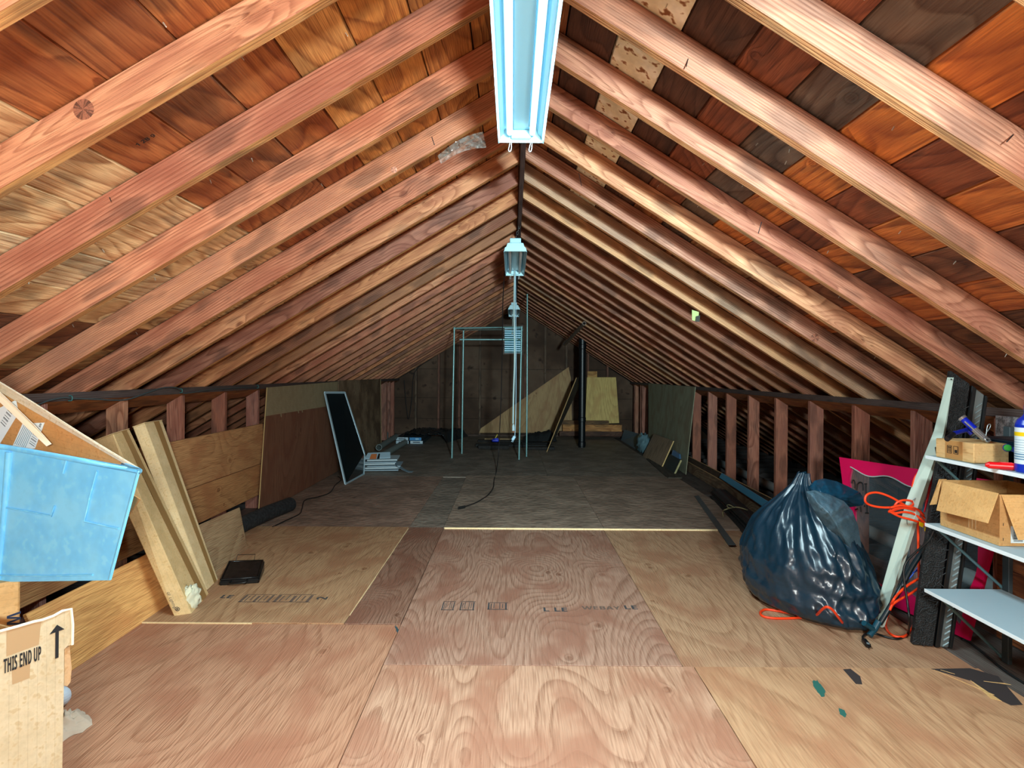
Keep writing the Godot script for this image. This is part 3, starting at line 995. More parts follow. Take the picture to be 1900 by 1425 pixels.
# ---------------------------------------------------------------- lights along the ridge
func lights_overhead() -> void:
	var spec := [
		[1.32, 2.54, 0.95, "long white fluorescent shop light, switched on, hanging nearest overhead", true],
		[4.9, 6.12, 0.97, "white fluorescent shop light hanging unlit by a chain, middle of three", false],
		[9.35, 10.55, 0.97, "small distant white shop light hanging unlit in front of the gable vent", false],
	]
	var white := flat(Color(0.68, 0.88, 0.92), 0.35)  # white fixtures; the cool cast of the light is put into both colours
	var inner := flat(Color(0.62, 0.84, 0.92), 0.25)
	for q in spec:
		var d0: float = q[0]
		var d1: float = q[1]
		var y: float = EYE + q[2]
		var x := 0.028 if q[4] else 0.016
		var root := thing("shop_light", Vector3(x, y, -(d0 + d1) / 2), q[3], "light fixture", "shop lights along the ridge")
		# ribbed reflector: bottom open, sloping sides, flat top
		var prof := [Vector2(-0.093, 0.0), Vector2(-0.088, 0.004), Vector2(-0.083, 0.028), Vector2(-0.07, 0.04), Vector2(-0.062, 0.066), Vector2(-0.034, 0.074), Vector2(-0.03, 0.048), Vector2(0.03, 0.048), Vector2(0.034, 0.074), Vector2(0.062, 0.066), Vector2(0.07, 0.04), Vector2(0.083, 0.028), Vector2(0.088, 0.004), Vector2(0.093, 0.0)]
		var m := MB.new()
		for i in prof.size() - 1:
			var a: Vector2 = prof[i]
			var b: Vector2 = prof[i + 1]
			var nn := Vector3(b.y - a.y, a.x - b.x, 0).normalized() * 0.002
			m.slab(Vector3(x + a.x, y + a.y, -d0), Vector3(x + b.x, y + b.y, -d0), Vector3(x + b.x, y + b.y, -d1), Vector3(x + a.x, y + a.y, -d1), -nn, 0.0)
		put(m, "reflector", inner, root)
		for d in [d0, d1]:
			m = MB.new()
			var pp := PackedVector2Array()
			for p in prof:
				if absf(p.x) > 0.04:
					pp.append(p + Vector2(0, 0.004))
			m.prism(pp, Vector3(x, y, -d - 0.002), Vector3(1, 0, 0), Vector3(0, 1, 0), Vector3(0, 0, 0.004))
			put(m, "end_plate", white, root)
			m = MB.new()
			m.box(Vector3(x - 0.04, y + 0.014, -d - (0.03 if d == d0 else -0.006)), Vector3(x + 0.04, y + 0.047, -d + (0.03 if d == d1 else -0.006)), 0.003)
			put(m, "lamp_holder", white, root)
		m = MB.new()
		m.box(Vector3(x - 0.045, y + 0.0745, -d1 + 0.02), Vector3(x + 0.045, y + 0.115, -d0 - 0.02), 0.004, 2)
		put(m, "ballast_housing", white, root)
		var glow := StandardMaterial3D.new()
		glow.albedo_color = Color(0.92, 0.95, 0.95)
		glow.roughness = 0.3
		if q[4]:
			glow.emission_enabled = true
			glow.emission = Color(0.78, 0.95, 1.0)
			glow.emission_energy_multiplier = 0.9
		for s in [-1, 1]:
			m = MB.new()
			m.tube(PackedVector3Array([Vector3(x + s * 0.046, y + 0.03, -d0 - 0.04), Vector3(x + s * 0.046, y + 0.03, -d1 + 0.04)]), 0.0125, 14)
			put(m, "tube", glow, root)
		# hanging chains up to the ridge board
		for d in [d0 + 0.1, d1 - 0.1]:
			m = MB.new()
			var top := EYE + 1.2
			var links := int((top - y - 0.11) / 0.026)
			for k in links + 1:
				var cy := y + 0.115 + 0.026 * k + 0.006
				var ring := PackedVector3Array()
				for i in 11:
					var an := TAU * i / 10.0
					var off := Vector3(0.007 * cos(an), 0.016 * sin(an), 0)
					if k % 2:
						off = Vector3(0, off.y, off.x)
					ring.append(Vector3(x + (0.03 - 0.0) * (float(k) / links) * (1.0), cy, -d) + off)
				m.tube(ring, 0.0022, 5, -1.0, false)
			put(m, "chain", flat(Color(0.35, 0.36, 0.36), 0.4, 0.7), root)
		for s in [-0.045, 0.04]:
			m = MB.new()
			m.tube(spline([Vector3(x + s, y + 0.006, -d1 - 0.006), Vector3(x + s - 0.006, y - 0.022, -d1 - 0.012), Vector3(x + s, y - 0.028, -d1 - 0.012), Vector3(x + s + 0.005, y - 0.018, -d1 - 0.01), Vector3(x + s + 0.006, y + 0.006, -d1 - 0.006)], 4), 0.002, 6)
			put(m, "hook", flat(Color(0.6, 0.65, 0.66), 0.4, 0.6), root)
		if q[4]:
			for s in [-1, 1]:
				var al := AreaLight3D.new()
				al.name = "fluorescent_glow"
				al.area_size = Vector2(0.018, 1.1)
				al.position = Vector3(x + s * 0.046, y + 0.0165, -(d0 + d1) / 2)
				al.rotation = Vector3(-PI / 2, 0, 0)
				al.light_color = Color(0.85, 0.97, 1.0)
				al.light_energy = 3.6
				al.shadow_enabled = true
				add_child(al, true)


# ---------------------------------------------------------------- left foreground
func left_things() -> void:
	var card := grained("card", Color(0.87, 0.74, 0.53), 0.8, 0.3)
	var card_lit := grained("card", Color(0.9, 0.79, 0.6), 0.8, 0.3)  # paler copy of the cardboard, brighter lighting put into its colour
	var tape := flat(Color(0.62, 0.47, 0.28), 0.35)
	# ---- two long cartons leaning against the wall boards
	var spec := [
		[[175, 818, 3.12], [210, 805, 3.12], [240, 796, 3.34], [323, 1145, 3.02], [356, 1141, 3.055], [388, 1103, 3.33], "long flat carton with a crushed white corner, leaning nearest on the left wall"],
		[[246, 793, 3.42], [268, 785, 3.45], [301, 780, 3.7], [366, 1112, 3.34], [385, 1096, 3.385], [405, 1078, 3.56], "second long flat carton, behind the one with the crushed corner"],
	]
	for k in 2:
		var q: Array = spec[k]
		var tp := []
		for i in 6:
			tp.append(P(q[i][0], q[i][1], q[i][2]))
		var tfl: Vector3 = tp[0]
		var tfr: Vector3 = tp[1]
		var tbr: Vector3 = tp[2]
		var bfl: Vector3 = tp[3]
		var bfr: Vector3 = tp[4]
		var bbr: Vector3 = tp[5]
		bfl.y = maxf(bfl.y, 0.002)
		bfr.y = maxf(bfr.y, 0.002)
		bbr.y = maxf(bbr.y, 0.002)
		var tbl := tfl + (tbr - tfr)
		var bbl := bfl + (bbr - bfr)
		var root := thing("long_carton", (bfl + bbr) / 2 * Vector3(1, 0, 1), q[6], "carton", "long cartons leaning on the left wall")
		var m := MB.new()
		m.hexa([bfl, bfr, tfl, tfr, bbl, bbr, tbl, tbr], 0.004, 1)
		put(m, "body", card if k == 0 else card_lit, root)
		# brown tape down the side that faces the room
		var side := (bbr - bfr).cross(tfr - bfr).normalized()
		if side.x < 0:
			side = -side
		m = MB.new()
		var a0 := bfr.lerp(bbr, 0.62) + side * 0.0005
		var a1 := bfr.lerp(bbr, 0.86) + side * 0.0005
		var b0 := tfr.lerp(tbr, 0.5) + side * 0.0005
		var b1 := tfr.lerp(tbr, 0.8) + side * 0.0005
		m.slab(a0, a1, b1, b0, side * 0.0008, 0.0)
		put(m, "tape", tape, root)
		m = MB.new()
		m.slab(tfl.lerp(tfr, -0.02), tfl.lerp(tfr, 1.02), tfr.lerp(tbr, 1.02) , tfl.lerp(tbl, 1.02), Vector3(0.0, 0.004, 0.0), 0.001)
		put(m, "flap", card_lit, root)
		if k == 0:
			# crushed, whitened corner at the foot
			var crush := flat(Color(0.86, 0.85, 0.74), 0.8)
			var g := PackedVector3Array()
			var fn := FastNoiseLite.new()
			fn.seed = 4
			fn.frequency = 14.0
			var c := P(352, 1116, 3.1)
			for i in 25:
				for j in 15:
					var th := TAU * i / 24.0
					var ph := PI * (j / 14.0)
					var d := Vector3(cos(th) * sin(ph), cos(ph), sin(th) * sin(ph))
					var r := 1.0 + 0.55 * fn.get_noise_3d(d.x * 0.25 + 3, d.y * 0.25, d.z * 0.25)
					g.append(c + (Vector3(0.042, 0.068, 0.06) * d) * r + Vector3(-0.012, 0, -0.03))
			for i in g.size():
				g[i].y = maxf(g[i].y, 0.002)
			m = MB.new()
			m.grid(g, 24, 14, c, Vector2.ONE, false, true)
			if (g[5 * 15 + 7] - c).dot(m.n[0]) < 0:
				pass
			put(m, "crushed_corner", crush, root)
			var fw := (bfl - bfr).cross(tfr - bfr).normalized()
			if fw.z < 0:
				fw = -fw
			var rt := (bfr - bfl).normalized()
			var up := (tfl - bfl).normalized()
			words("GE  Lighting", P(323, 1124, 3.02) + fw * 0.002 + up * 0.03, -up, rt, 0.012, flat(Color(0.15, 0.15, 0.2), 0.8), root, false, "printed_text")
			m = MB.new()
			var rc := P(329, 1130, 3.025) + fw * 0.002
			var ring := PackedVector3Array()
			for i in 17:
				ring.append(rc + (rt * cos(TAU * i / 16) + up * sin(TAU * i / 16)) * 0.0095)
			m.tube(ring, 0.0014, 5, -1.0, false)
			for i in 3:
				m.tube(spline([rc + (rt * cos(TAU * i / 3) + up * sin(TAU * i / 3)) * 0.007, rc, rc + (rt * cos(TAU * i / 3 + 1) + up * sin(TAU * i / 3 + 1)) * 0.007], 4), 0.0011, 5)
			put(m, "printed_mark", flat(Color(0.12, 0.12, 0.18), 0.8), root)
	# ---- loose boards standing on the floor along the wall
	var m := MB.new()
	var p0 := F(110, 1264)
	var p1 := F(334, 1111)
	p0.x = -1.765
	p1.x = -1.765
	m.slab(p0, p1, p1 + Vector3(-0.12, 0.262, 0), p0 + Vector3(-0.12, 0.262, 0), Vector3(-0.018, -0.006, 0), 0.003, 0, Vector2(0.1, 0.4))
	tag(put(m, "plank", grained("ply_b", Color(0.93, 0.73, 0.47), 0.72)), "long yellow-brown plank standing on edge behind the open box", "plank", "loose boards along the left wall")
	m = MB.new()
	p0 = F(392, 1071)
	p1 = F(463, 1020)
	p0.x = -1.77
	p1.x = -1.79
	var t1 := P(445, 941, 4.22)
	var t0 := P(367, 975, 3.66)
	m.slab(p0, p1, t1, t0, Vector3(-0.016, -0.006, 0), 0.003, 0, Vector2(0.7, 0.2))
	tag(put(m, "plank", grained("ply_b", Color(0.66, 0.57, 0.45), 0.85)), "short pale stained board leaning beyond the long cartons, above the black tray", "plank", "loose boards along the left wall")
	# ---- black plastic tray with a wire bail
	var black := flat(Color(0.035, 0.04, 0.045), 0.35)
	var tray := thing("tray", F(447, 1075), "flat black plastic carrying tray with a wire handle lying on the floor", "tray")
	var c0 := F(406, 1089, 0.0)
	var c1 := F(481, 1084, 0.0)
	var c2 := P(491, 1039, 3.72)
	var c3 := P(424, 1041, 3.72)
	m = MB.new()
	m.hexa([c0 + Vector3(0, 0.002, 0), c1 + Vector3(0, 0.002, 0), c0 + Vector3(0, 0.03, 0), c1 + Vector3(0, 0.03, 0), Vector3(c3.x, 0.002, c3.z), Vector3(c2.x, 0.002, c2.z), c3, c2], 0.008, 0)
	put(m, "case", black, tray)
	m = MB.new()
	var up_n := (c1 - c0).cross(c3 - (c0 + Vector3(0, 0.03, 0))).normalized()
	var rim := []
	for q in [[0.04, 0.06], [0.96, 0.06], [0.96, 0.94], [0.04, 0.94]]:
		rim.append((c0 + Vector3(0, 0.03, 0)).lerp(c1 + Vector3(0, 0.03, 0), q[0]).lerp(c3.lerp(c2, q[0]), q[1]) + up_n * 0.003)
	var rp := PackedVector3Array()
	for i in 5:
		rp.append(rim[i % 4])
		if i < 4:
			rp.append(rim[i].lerp(rim[(i + 1) % 4], 0.5))
	m.tube(rp, 0.006, 8, -1.0, false)
	put(m, "rim", black, tray)
	m = MB.new()
	m.slab(rim[0].lerp(rim[2], 0.04) + up_n * 0.001, rim[1].lerp(rim[3], 0.04) + up_n * 0.001, rim[2].lerp(rim[0], 0.04) + up_n * 0.001, rim[3].lerp(rim[1], 0.04) + up_n * 0.001, up_n * 0.002, 0.0)
	put(m, "lid", grained("soot", Color(0.13, 0.1, 0.09), 0.5, 0.2), tray)
	m = MB.new()
	m.tube(spline([c0.lerp(c1, 0.3) + Vector3(0, 0.03, 0.0), c0.lerp(c1, 0.32) + Vector3(0, 0.022, 0.022), c0.lerp(c1, 0.68) + Vector3(0, 0.022, 0.022), c0.lerp(c1, 0.7) + Vector3(0, 0.03, 0)], 4), 0.005, 8)
	put(m, "handle", black, tray)
	m = MB.new()
	m.tube(PackedVector3Array([c3.lerp(c2, 0.2), c3.lerp(c2, 0.21) + Vector3(0, 0.03, -0.02), c3.lerp(c2, 0.7) + Vector3(0, 0.03, -0.02), c3.lerp(c2, 0.71)]), 0.0018, 6)
	put(m, "bail", flat(Color(0.2, 0.2, 0.2), 0.4, 0.7), tray)
	m = MB.new()
	var lp := rim[0].lerp(rim[1], 0.74).lerp(rim[3].lerp(rim[2], 0.7), 0.62) as Vector3
	var lx: Vector3 = (rim[1] - rim[0]).normalized()
	var ly: Vector3 = (rim[3] - rim[0]).normalized()
	m.slab(lp + up_n * 0.0035, lp + lx * 0.034 + up_n * 0.0035, lp + lx * 0.034 + ly * 0.045 + up_n * 0.0035, lp + ly * 0.045 + up_n * 0.0035, up_n * 0.0006, 0.0)
	put(m, "label_sticker", flat(Color(0.8, 0.85, 0.9), 0.6), tray)
	# ---- blue tote, seen from the room, with a carton standing in it
	tote()
	open_boxes()


func tote() -> void:
	var blue := StandardMaterial3D.new()
	blue.albedo_color = Color(0.5, 0.83, 1.0)
	blue.albedo_texture = tex["tote"][0]
	blue.uv1_scale = Vector3(2, 2, 1)
	blue.roughness = 0.32
	blue.rim_enabled = true
	blue.rim = 0.2
	var root := thing("storage_tote", P(60, 1079, 1.85), "large scuffed light blue plastic tote on a carton at the left edge", "storage tote")
	# front face, then the same outline pushed back
	var fl := [P(19, 831, 1.72), P(259, 874, 1.6), P(205, 1077, 1.62), P(-3, 1080, 1.72)]
	var back := Vector3(-0.43, 0.02, -0.36)
	var mid: Vector3 = (fl[0] + fl[1] + fl[2] + fl[3]) / 4 + back * 0.5
	var bk := []
	for i in 4:
		bk.append(fl[i] + back + (Vector3(0.02, 0, 0.03) if i > 1 else Vector3.ZERO))
	# a second face to the left, beyond the near corner
	var lf := [fl[0] + Vector3(-0.42, 0.06, 0.02), fl[3] + Vector3(-0.4, 0.03, 0.02)]
	var lb := [lf[0] + back * 0.8, lf[1] + back * 0.8]
	var t := 0.004
	var m := MB.new()
	var faces := [[fl[0], fl[1], fl[2], fl[3]], [fl[1], bk[1], bk[2], fl[2]], [bk[1], lb[0], lb[1], bk[2]], [lb[0], lf[0], lf[1], lb[1]], [lf[0], fl[0], fl[3], lf[1]]]
	for q in faces:
		var nn: Vector3 = (q[1] - q[0]).cross(q[3] - q[0]).normalized()
		if nn.dot((q[0] + q[2]) / 2 - mid + Vector3(0.15, 0, 0)) < 0:
			nn = -nn
		m.slab(q[0], q[1], q[2], q[3], -nn * t, 0.0015)
	m.slab(fl[3], fl[2], bk[2], lb[1], Vector3(0, 0.004, 0), 0.001)
	m.slab(fl[3], lb[1], lf[1], fl[3] + (lf[1] - fl[3]) * 0.98, Vector3(0, 0.004, 0), 0.0)
	put(m, "body", blue, root)
	# rolled rim
	m = MB.new()
	var nf := (fl[1] - fl[0] as Vector3).cross(fl[3] - fl[0]).normalized()
	if nf.z < 0:
		nf = -nf
	m.tube(PackedVector3Array([lb[0], lf[0], fl[0].lerp(lf[0], 0.03), fl[0].lerp(fl[1], 0.03), fl[0].lerp(fl[1], 0.5), fl[1], fl[1].lerp(bk[1], 0.5), bk[1]]), 0.0075, 10)
	put(m, "rim", blue, root)
	# vertical rounded corner and moulded step lines, proud of the wall
	m = MB.new()
	m.tube(PackedVector3Array([fl[0].lerp(fl[3], 0.03), fl[0].lerp(fl[3], 0.5), fl[3]]), 0.011, 12, 0.006)
	put(m, "corner", blue, root)
	m = MB.new()
	var at := func(x: float, y: float) -> Vector3:
		var a: float = clampf((x - lerpf(19, -3, (y - 831) / 249)) / 240.0, 0, 1.2)
		var b: float = (y - 852) / 226.0
		return (fl[0].lerp(fl[1], a) as Vector3).lerp(fl[3].lerp(fl[2], a), b) + nf * 0.0015
	for q in [[[8, 952], [60, 955], [105, 959], [110, 940]], [[184, 866], [176, 916], [171, 963], [237, 971]], [[2, 1066], [100, 1068], [200, 1066]], [[127, 856], [122, 880]]]:
		var pts := PackedVector3Array()
		for p in q:
			pts.append(at.call(p[0], p[1]))
		m = MB.new()
		m.tube(pts, 0.0028, 8)
		put(m, "moulded_rib", blue, root)
	# ---- brown carton inside the tote, tilted, its top edge sloping down to the right
	var box := thing("carton", P(90, 960, 1.78), "brown carton with white barcode labels standing inside the blue tote", "carton")
	var brown := grained("card", Color(0.78, 0.57, 0.34), 0.8, 0.3)
	var a := P(-70, 668, 1.84)
	var b := P(262, 873, 1.655)
	var c := P(170, 1000, 1.7)
	var d := P(-70, 1040, 1.84)
	m = MB.new()
	var nb := (b - a).cross(d - a).normalized()
	if nb.z < 0:
		nb = -nb
	m.slab(a, b, c, d, -nb * 0.005, 0.001)
	put(m, "front_panel", brown, box)
	m = MB.new()
	var bo := Vector3(-0.1, -0.13, -0.16)
	m.slab(a, a + bo, d + bo, d, Vector3(0.004, 0, 0), 0.001)
	m.slab(a + bo, b + bo * 0.8, c + bo * 0.9, d + bo, -nb * 0.004, 0.001)
	m.slab(d, c, c + bo * 0.9, d + bo, Vector3(0, 0.004, 0), 0.001)
	put(m, "back_panels", brown, box)
	# thick cut edge and the creased flap along the top
	m = MB.new()
	var dn0 := (d - a).normalized()
	m.slab(a + nb * 0.001, b + nb * 0.001, b + nb * 0.002 + dn0 * 0.006, a + nb * 0.004 + dn0 * 0.026, nb * 0.003, 0.001)
	m.tube(spline([a + nb * 0.003, a.lerp(b, 0.35) + Vector3(0, 0.002, 0), a.lerp(b, 0.7) - Vector3(0, 0.002, 0), b], 5), 0.0035, 8)
	put(m, "cut_edge", grained("card", Color(0.8, 0.75, 0.66), 0.85, 0.2), box)
	m = MB.new()
	var f0 := P(-20, 712, 1.79) + nb * 0.004
	var f1 := P(104, 823, 1.72) + nb * 0.012
	m.slab(f0, f1, f1 + Vector3(-0.012, -0.006, 0.002), f0 + Vector3(-0.004, -0.012, 0.004), nb * 0.002, 0.0008)
	m.slab(f0 + Vector3(0.0, 0.012, 0), P(70, 787, 1.73) + nb * 0.01, f1, f0, nb * 0.001, 0.0)
	put(m, "torn_strip", flat(Color(0.96, 0.92, 0.82), 0.7), box)
	# labels with print and bar codes
	var along := (P(60, 830, 1.76) - P(22, 730, 1.78)).normalized()
	var ex := (b - a).normalized()
	var ey := nb.cross(ex).normalized()
	var sl := ex.rotated(nb, deg_to_rad(-62 + 32))
	for q in [[[0, 757, 0], [31, 742, 0], [36, 766, 0], [-20, 858, 0]], [[43, 786, 0], [84, 784, 0], [66, 832, 0], [20, 838, 0]]]:
		var pts := []
		for p in q:
			pts.append(ray_to(p[0], p[1], a, nb) + nb * 0.0015)
		m = MB.new()
		m.slab(pts[0], pts[1], pts[2], pts[3], nb * 0.0006, 0.0)
		put(m, "label_sticker", flat(Color(0.9, 0.94, 0.95), 0.55), box)
	var dark := flat(Color(0.1, 0.17, 0.24), 0.8)
	for q in [[[22, 760], [3, 795]], [[70, 800], [58, 832]]]:
		m = MB.new()
		for k in 9:
			var t0 := 0.09 * k + 0.02 * (k % 3)
			var w := 0.2 + 0.35 * ((k * 7) % 3) / 2.0
			var s0: Vector3 = ray_to(lerpf(q[0][0], q[1][0], t0), lerpf(q[0][1], q[1][1], t0), a, nb) + nb * 0.0023
			var s1: Vector3 = ray_to(lerpf(q[0][0], q[1][0], t0 + 0.05 * w), lerpf(q[0][1], q[1][1], t0 + 0.05 * w), a, nb) + nb * 0.0023
			var cr := (s1 - s0).cross(nb).normalized() * 0.011
			m.slab(s0 - cr, s0 + cr, s1 + cr, s1 - cr, nb * 0.0004, 0.0)
		put(m, "bar_code", dark, box)
	m = MB.new()
	for k in 7:
		var s0 := ray_to(48 + k * 2.6, 786 + k * 1.6, a, nb) + nb * 0.0023
		var s1 := ray_to(29 + k * 3.2, 824 + k * 1.0, a, nb) + nb * 0.0023
		var cr := (s1 - s0).cross(nb).normalized() * 0.0007
		m.slab(s0 - cr, s0 + cr, s1 + cr, s1 - cr, nb * 0.0004, 0.0)
	put(m, "printed_lines", flat(Color(0.3, 0.5, 0.6), 0.8), box)
	var dn := (ray_to(66, 832, a, nb) - ray_to(84, 784, a, nb)).normalized()
	words("NE", ray_to(76, 789, a, nb) + nb * 0.0022, dn, dn.rotated(nb, PI / 2), 0.007, dark, box, true, "printed_text")


# where the line of sight through a pixel meets a plane
func ray_to(x: float, y: float, on: Vector3, nrm: Vector3) -> Vector3:
	var e := Vector3(0, EYE, 0)
	var d := P(x, y, 1.0) - e
	return e + d * ((on - e).dot(nrm) / d.dot(nrm))


func open_boxes() -> void:
	var kraft := grained("card", Color(0.86, 0.72, 0.5), 0.8, 0.3)
	var pale := grained("card", Color(0.75, 0.69, 0.57), 0.8, 0.3)
	# the carton that carries the tote, turned to the room
	var root := thing("carton", Vector3(-1.85, 0, -1.75), "pale carton with a blue letter W under the blue tote", "carton")
	var top := P(0, 1081, 1.7).y
	var m := MB.new()
	var cr := Vector3(-1.375, 0, -1.72)
	var wd := Vector3(0.78, 0, -0.625).normalized()
	var wn := Vector3(0.625, 0, 0.78).normalized()
	var ch := Vector3(0, top, 0)
	m.hexa([cr - wd * 0.62, cr, cr - wd * 0.62 + ch, cr + ch, cr - wd * 0.62 - wn * 0.42, cr - wn * 0.42, cr - wd * 0.62 - wn * 0.42 + ch, cr - wn * 0.42 + ch], 0.004, 0)
	put(m, "body", kraft, root)
	words("W", ray_to(25, 1149, cr, wn) + wn * 0.0008, Vector3.DOWN, wd, 0.03, flat(Color(0.1, 0.2, 0.36), 0.7), root, true, "printed_text")
	# the open box in front: THIS END UP, its printed side facing the room
	var box := thing("open_carton", Vector3(-1.3, 0, -1.2), "open cream carton printed THIS END UP with a torn flap", "carton")
	var fd := Vector3(0.4, 0, -0.917).normalized()
	var fn2 := Vector3(0.917, 0, 0.4).normalized()
	var org := P(118, 1250, 1.45)
	var up := Vector3.UP
	var on := func(x: float, y: float, off := 0.0) -> Vector3:
		return ray_to(x, y, org, fn2) + fn2 * off
	var flat2 := func(x: float, y: float) -> Vector2:
		var p := ray_to(x, y, org, fn2) - org
		return Vector2(p.dot(fd), p.y)
	m = MB.new()
	var outline := PackedVector2Array()
	for q in [[0, 1172], [30, 1163], [52, 1158], [62, 1153], [70, 1154], [84, 1147], [98, 1143], [110, 1136], [122, 1131], [132, 1131], [134, 1150], [136, 1196], [126, 1198], [119, 1205], [119, 1250], [117, 1345]]:
		outline.append(flat2.call(q[0], q[1]))
	outline.append(Vector2(-0.004, -org.y))
	outline.append(Vector2(-0.5, -org.y))
	outline.append(Vector2(-0.5, outline[0].y + 0.01))
	m.prism(outline, org, fd, up, -fn2 * 0.005)
	put(m, "front_panel", pale, box)
	m = MB.new()
	var ty: float = P(118, 1160, 1.45).y - 0.04
	var e0 := org - fn2 * 0.006
	e0.y = 0.0
	var e1 := e0 - fn2 * 0.34
	var e2 := e1 - fd * 0.5
	var e3 := e0 - fd * 0.5
	var hh := Vector3(0, ty, 0)
	m.slab(e0, e1, e1 + hh, e0 + hh, -fd * 0.005, 0.001)
	m.slab(e1, e2, e2 + hh, e1 + hh, fn2 * 0.005, 0.001)
	m.slab(e2, e3, e3 + hh, e2 + hh, fd * 0.005, 0.001)
	m.slab(e0, e1, e2, e3, Vector3(0, 0.005, 0), 0.0)
	put(m, "side_panels", kraft, box)
	# ragged flap folded round the far corner
	m = MB.new()
	var fl := PackedVector2Array()
	for q in [[120, 1206], [132, 1200], [136, 1240], [134, 1266], [128, 1274], [120, 1273]]:
		fl.append(flat2.call(q[0], q[1]))
	m.prism(fl, org - fn2 * 0.006, fd, up, -fn2 * 0.01)
	put(m, "torn_flap", grained("card", Color(0.74, 0.6, 0.44), 0.85, 0.3), box)
	var edge := PackedVector3Array()
	for q in [[0, 1172], [30, 1164], [60, 1154], [80, 1149], [100, 1142], [116, 1133], [132, 1131], [134, 1160], [135, 1196]]:
		edge.append(on.call(q[0] + rng.randf_range(-1, 1), q[1] + rng.randf_range(-1.5, 1.5)))
	m = MB.new()
	m.tube(edge, 0.0034, 6)
	put(m, "torn_edge", flat(Color(0.9, 0.86, 0.78), 0.9), box)
	var ink := flat(Color(0.06, 0.08, 0.1), 0.7)
	words("THIS END UP", on.call(42, 1224, 0.001), fd, up, 0.031, ink, box, true, "printed_text", 0.6 * (flat2.call(85, 1204).x - flat2.call(0, 1242).x) / 0.19)
	m = MB.new()
	var a0: Vector3 = on.call(105, 1221, 0.001)
	var a1: Vector3 = on.call(105.5, 1172, 0.001)
	var a2: Vector3 = on.call(106, 1159, 0.001)
	m.beam(a0, a1, fd * 0.007, fn2 * 0.0008, 0.0)
	m.prism(PackedVector2Array([Vector2(-0.016, 0), Vector2(0.016, 0), Vector2(0.0, (a2 - a1).y)]), a1 - fn2 * 0.0004, fd, up, fn2 * 0.0008)
	put(m, "printed_arrow", ink, box)
	for q in [[12, 1168, 76, 1152, 72, 1196, 12, 1218], [22, 1243, 56, 1226, 55, 1258, 23, 1270]]:
		m = MB.new()
		m.slab(on.call(q[6], q[7], 0.0002), on.call(q[4], q[5], 0.0002), on.call(q[2], q[3], 0.0002), on.call(q[0], q[1], 0.0002), fn2 * 0.0003, 0.0)
		put(m, "tape", flat(Color(0.66, 0.55, 0.41), 0.35), box)
	# a white ball and a crumpled rag on the floor behind the box
	m = MB.new()
	var bc := F(110, 1312)
	var prof := []
	for i in 13:
		prof.append(Vector2(0.036 * sin(PI * i / 12), 0.036 - 0.036 * cos(PI * i / 12)))
	m.lathe(prof, 20, bc)
	tag(put(m, "ball", flat(Color(0.78, 0.83, 0.88), 0.5)), "small pale grey ball on the floor beside the open carton", "ball")
	m = MB.new()
	var fn := FastNoiseLite.new()
	fn.seed = 9
	fn.frequency = 9.0
	var g := PackedVector3Array()
	var rc := F(118, 1352)
	for i in 29:
		for j in 15:
			var th := TAU * i / 28.0
			var r := sin(PI * 0.5 * (1 - j / 14.0))
			var rr := r * (1.0 + 0.35 * fn.get_noise_2d(cos(th) * 0.3 + 5, sin(th) * 0.3 + r * 0.1))
			g.append(rc + Vector3(cos(th) * 0.075 * rr, 0.001 + (1 - r * r) * 0.045 * (1.0 + 0.7 * fn.get_noise_2d(rr * cos(th) * 0.4, rr * sin(th) * 0.4)), sin(th) * 0.09 * rr))
	m.grid(g, 28, 14, rc, Vector2.ONE, true, true)
	tag(put(m, "rag", flat(Color(0.78, 0.7, 0.62), 0.9)), "crumpled beige rag on the floor by the open carton", "rag")


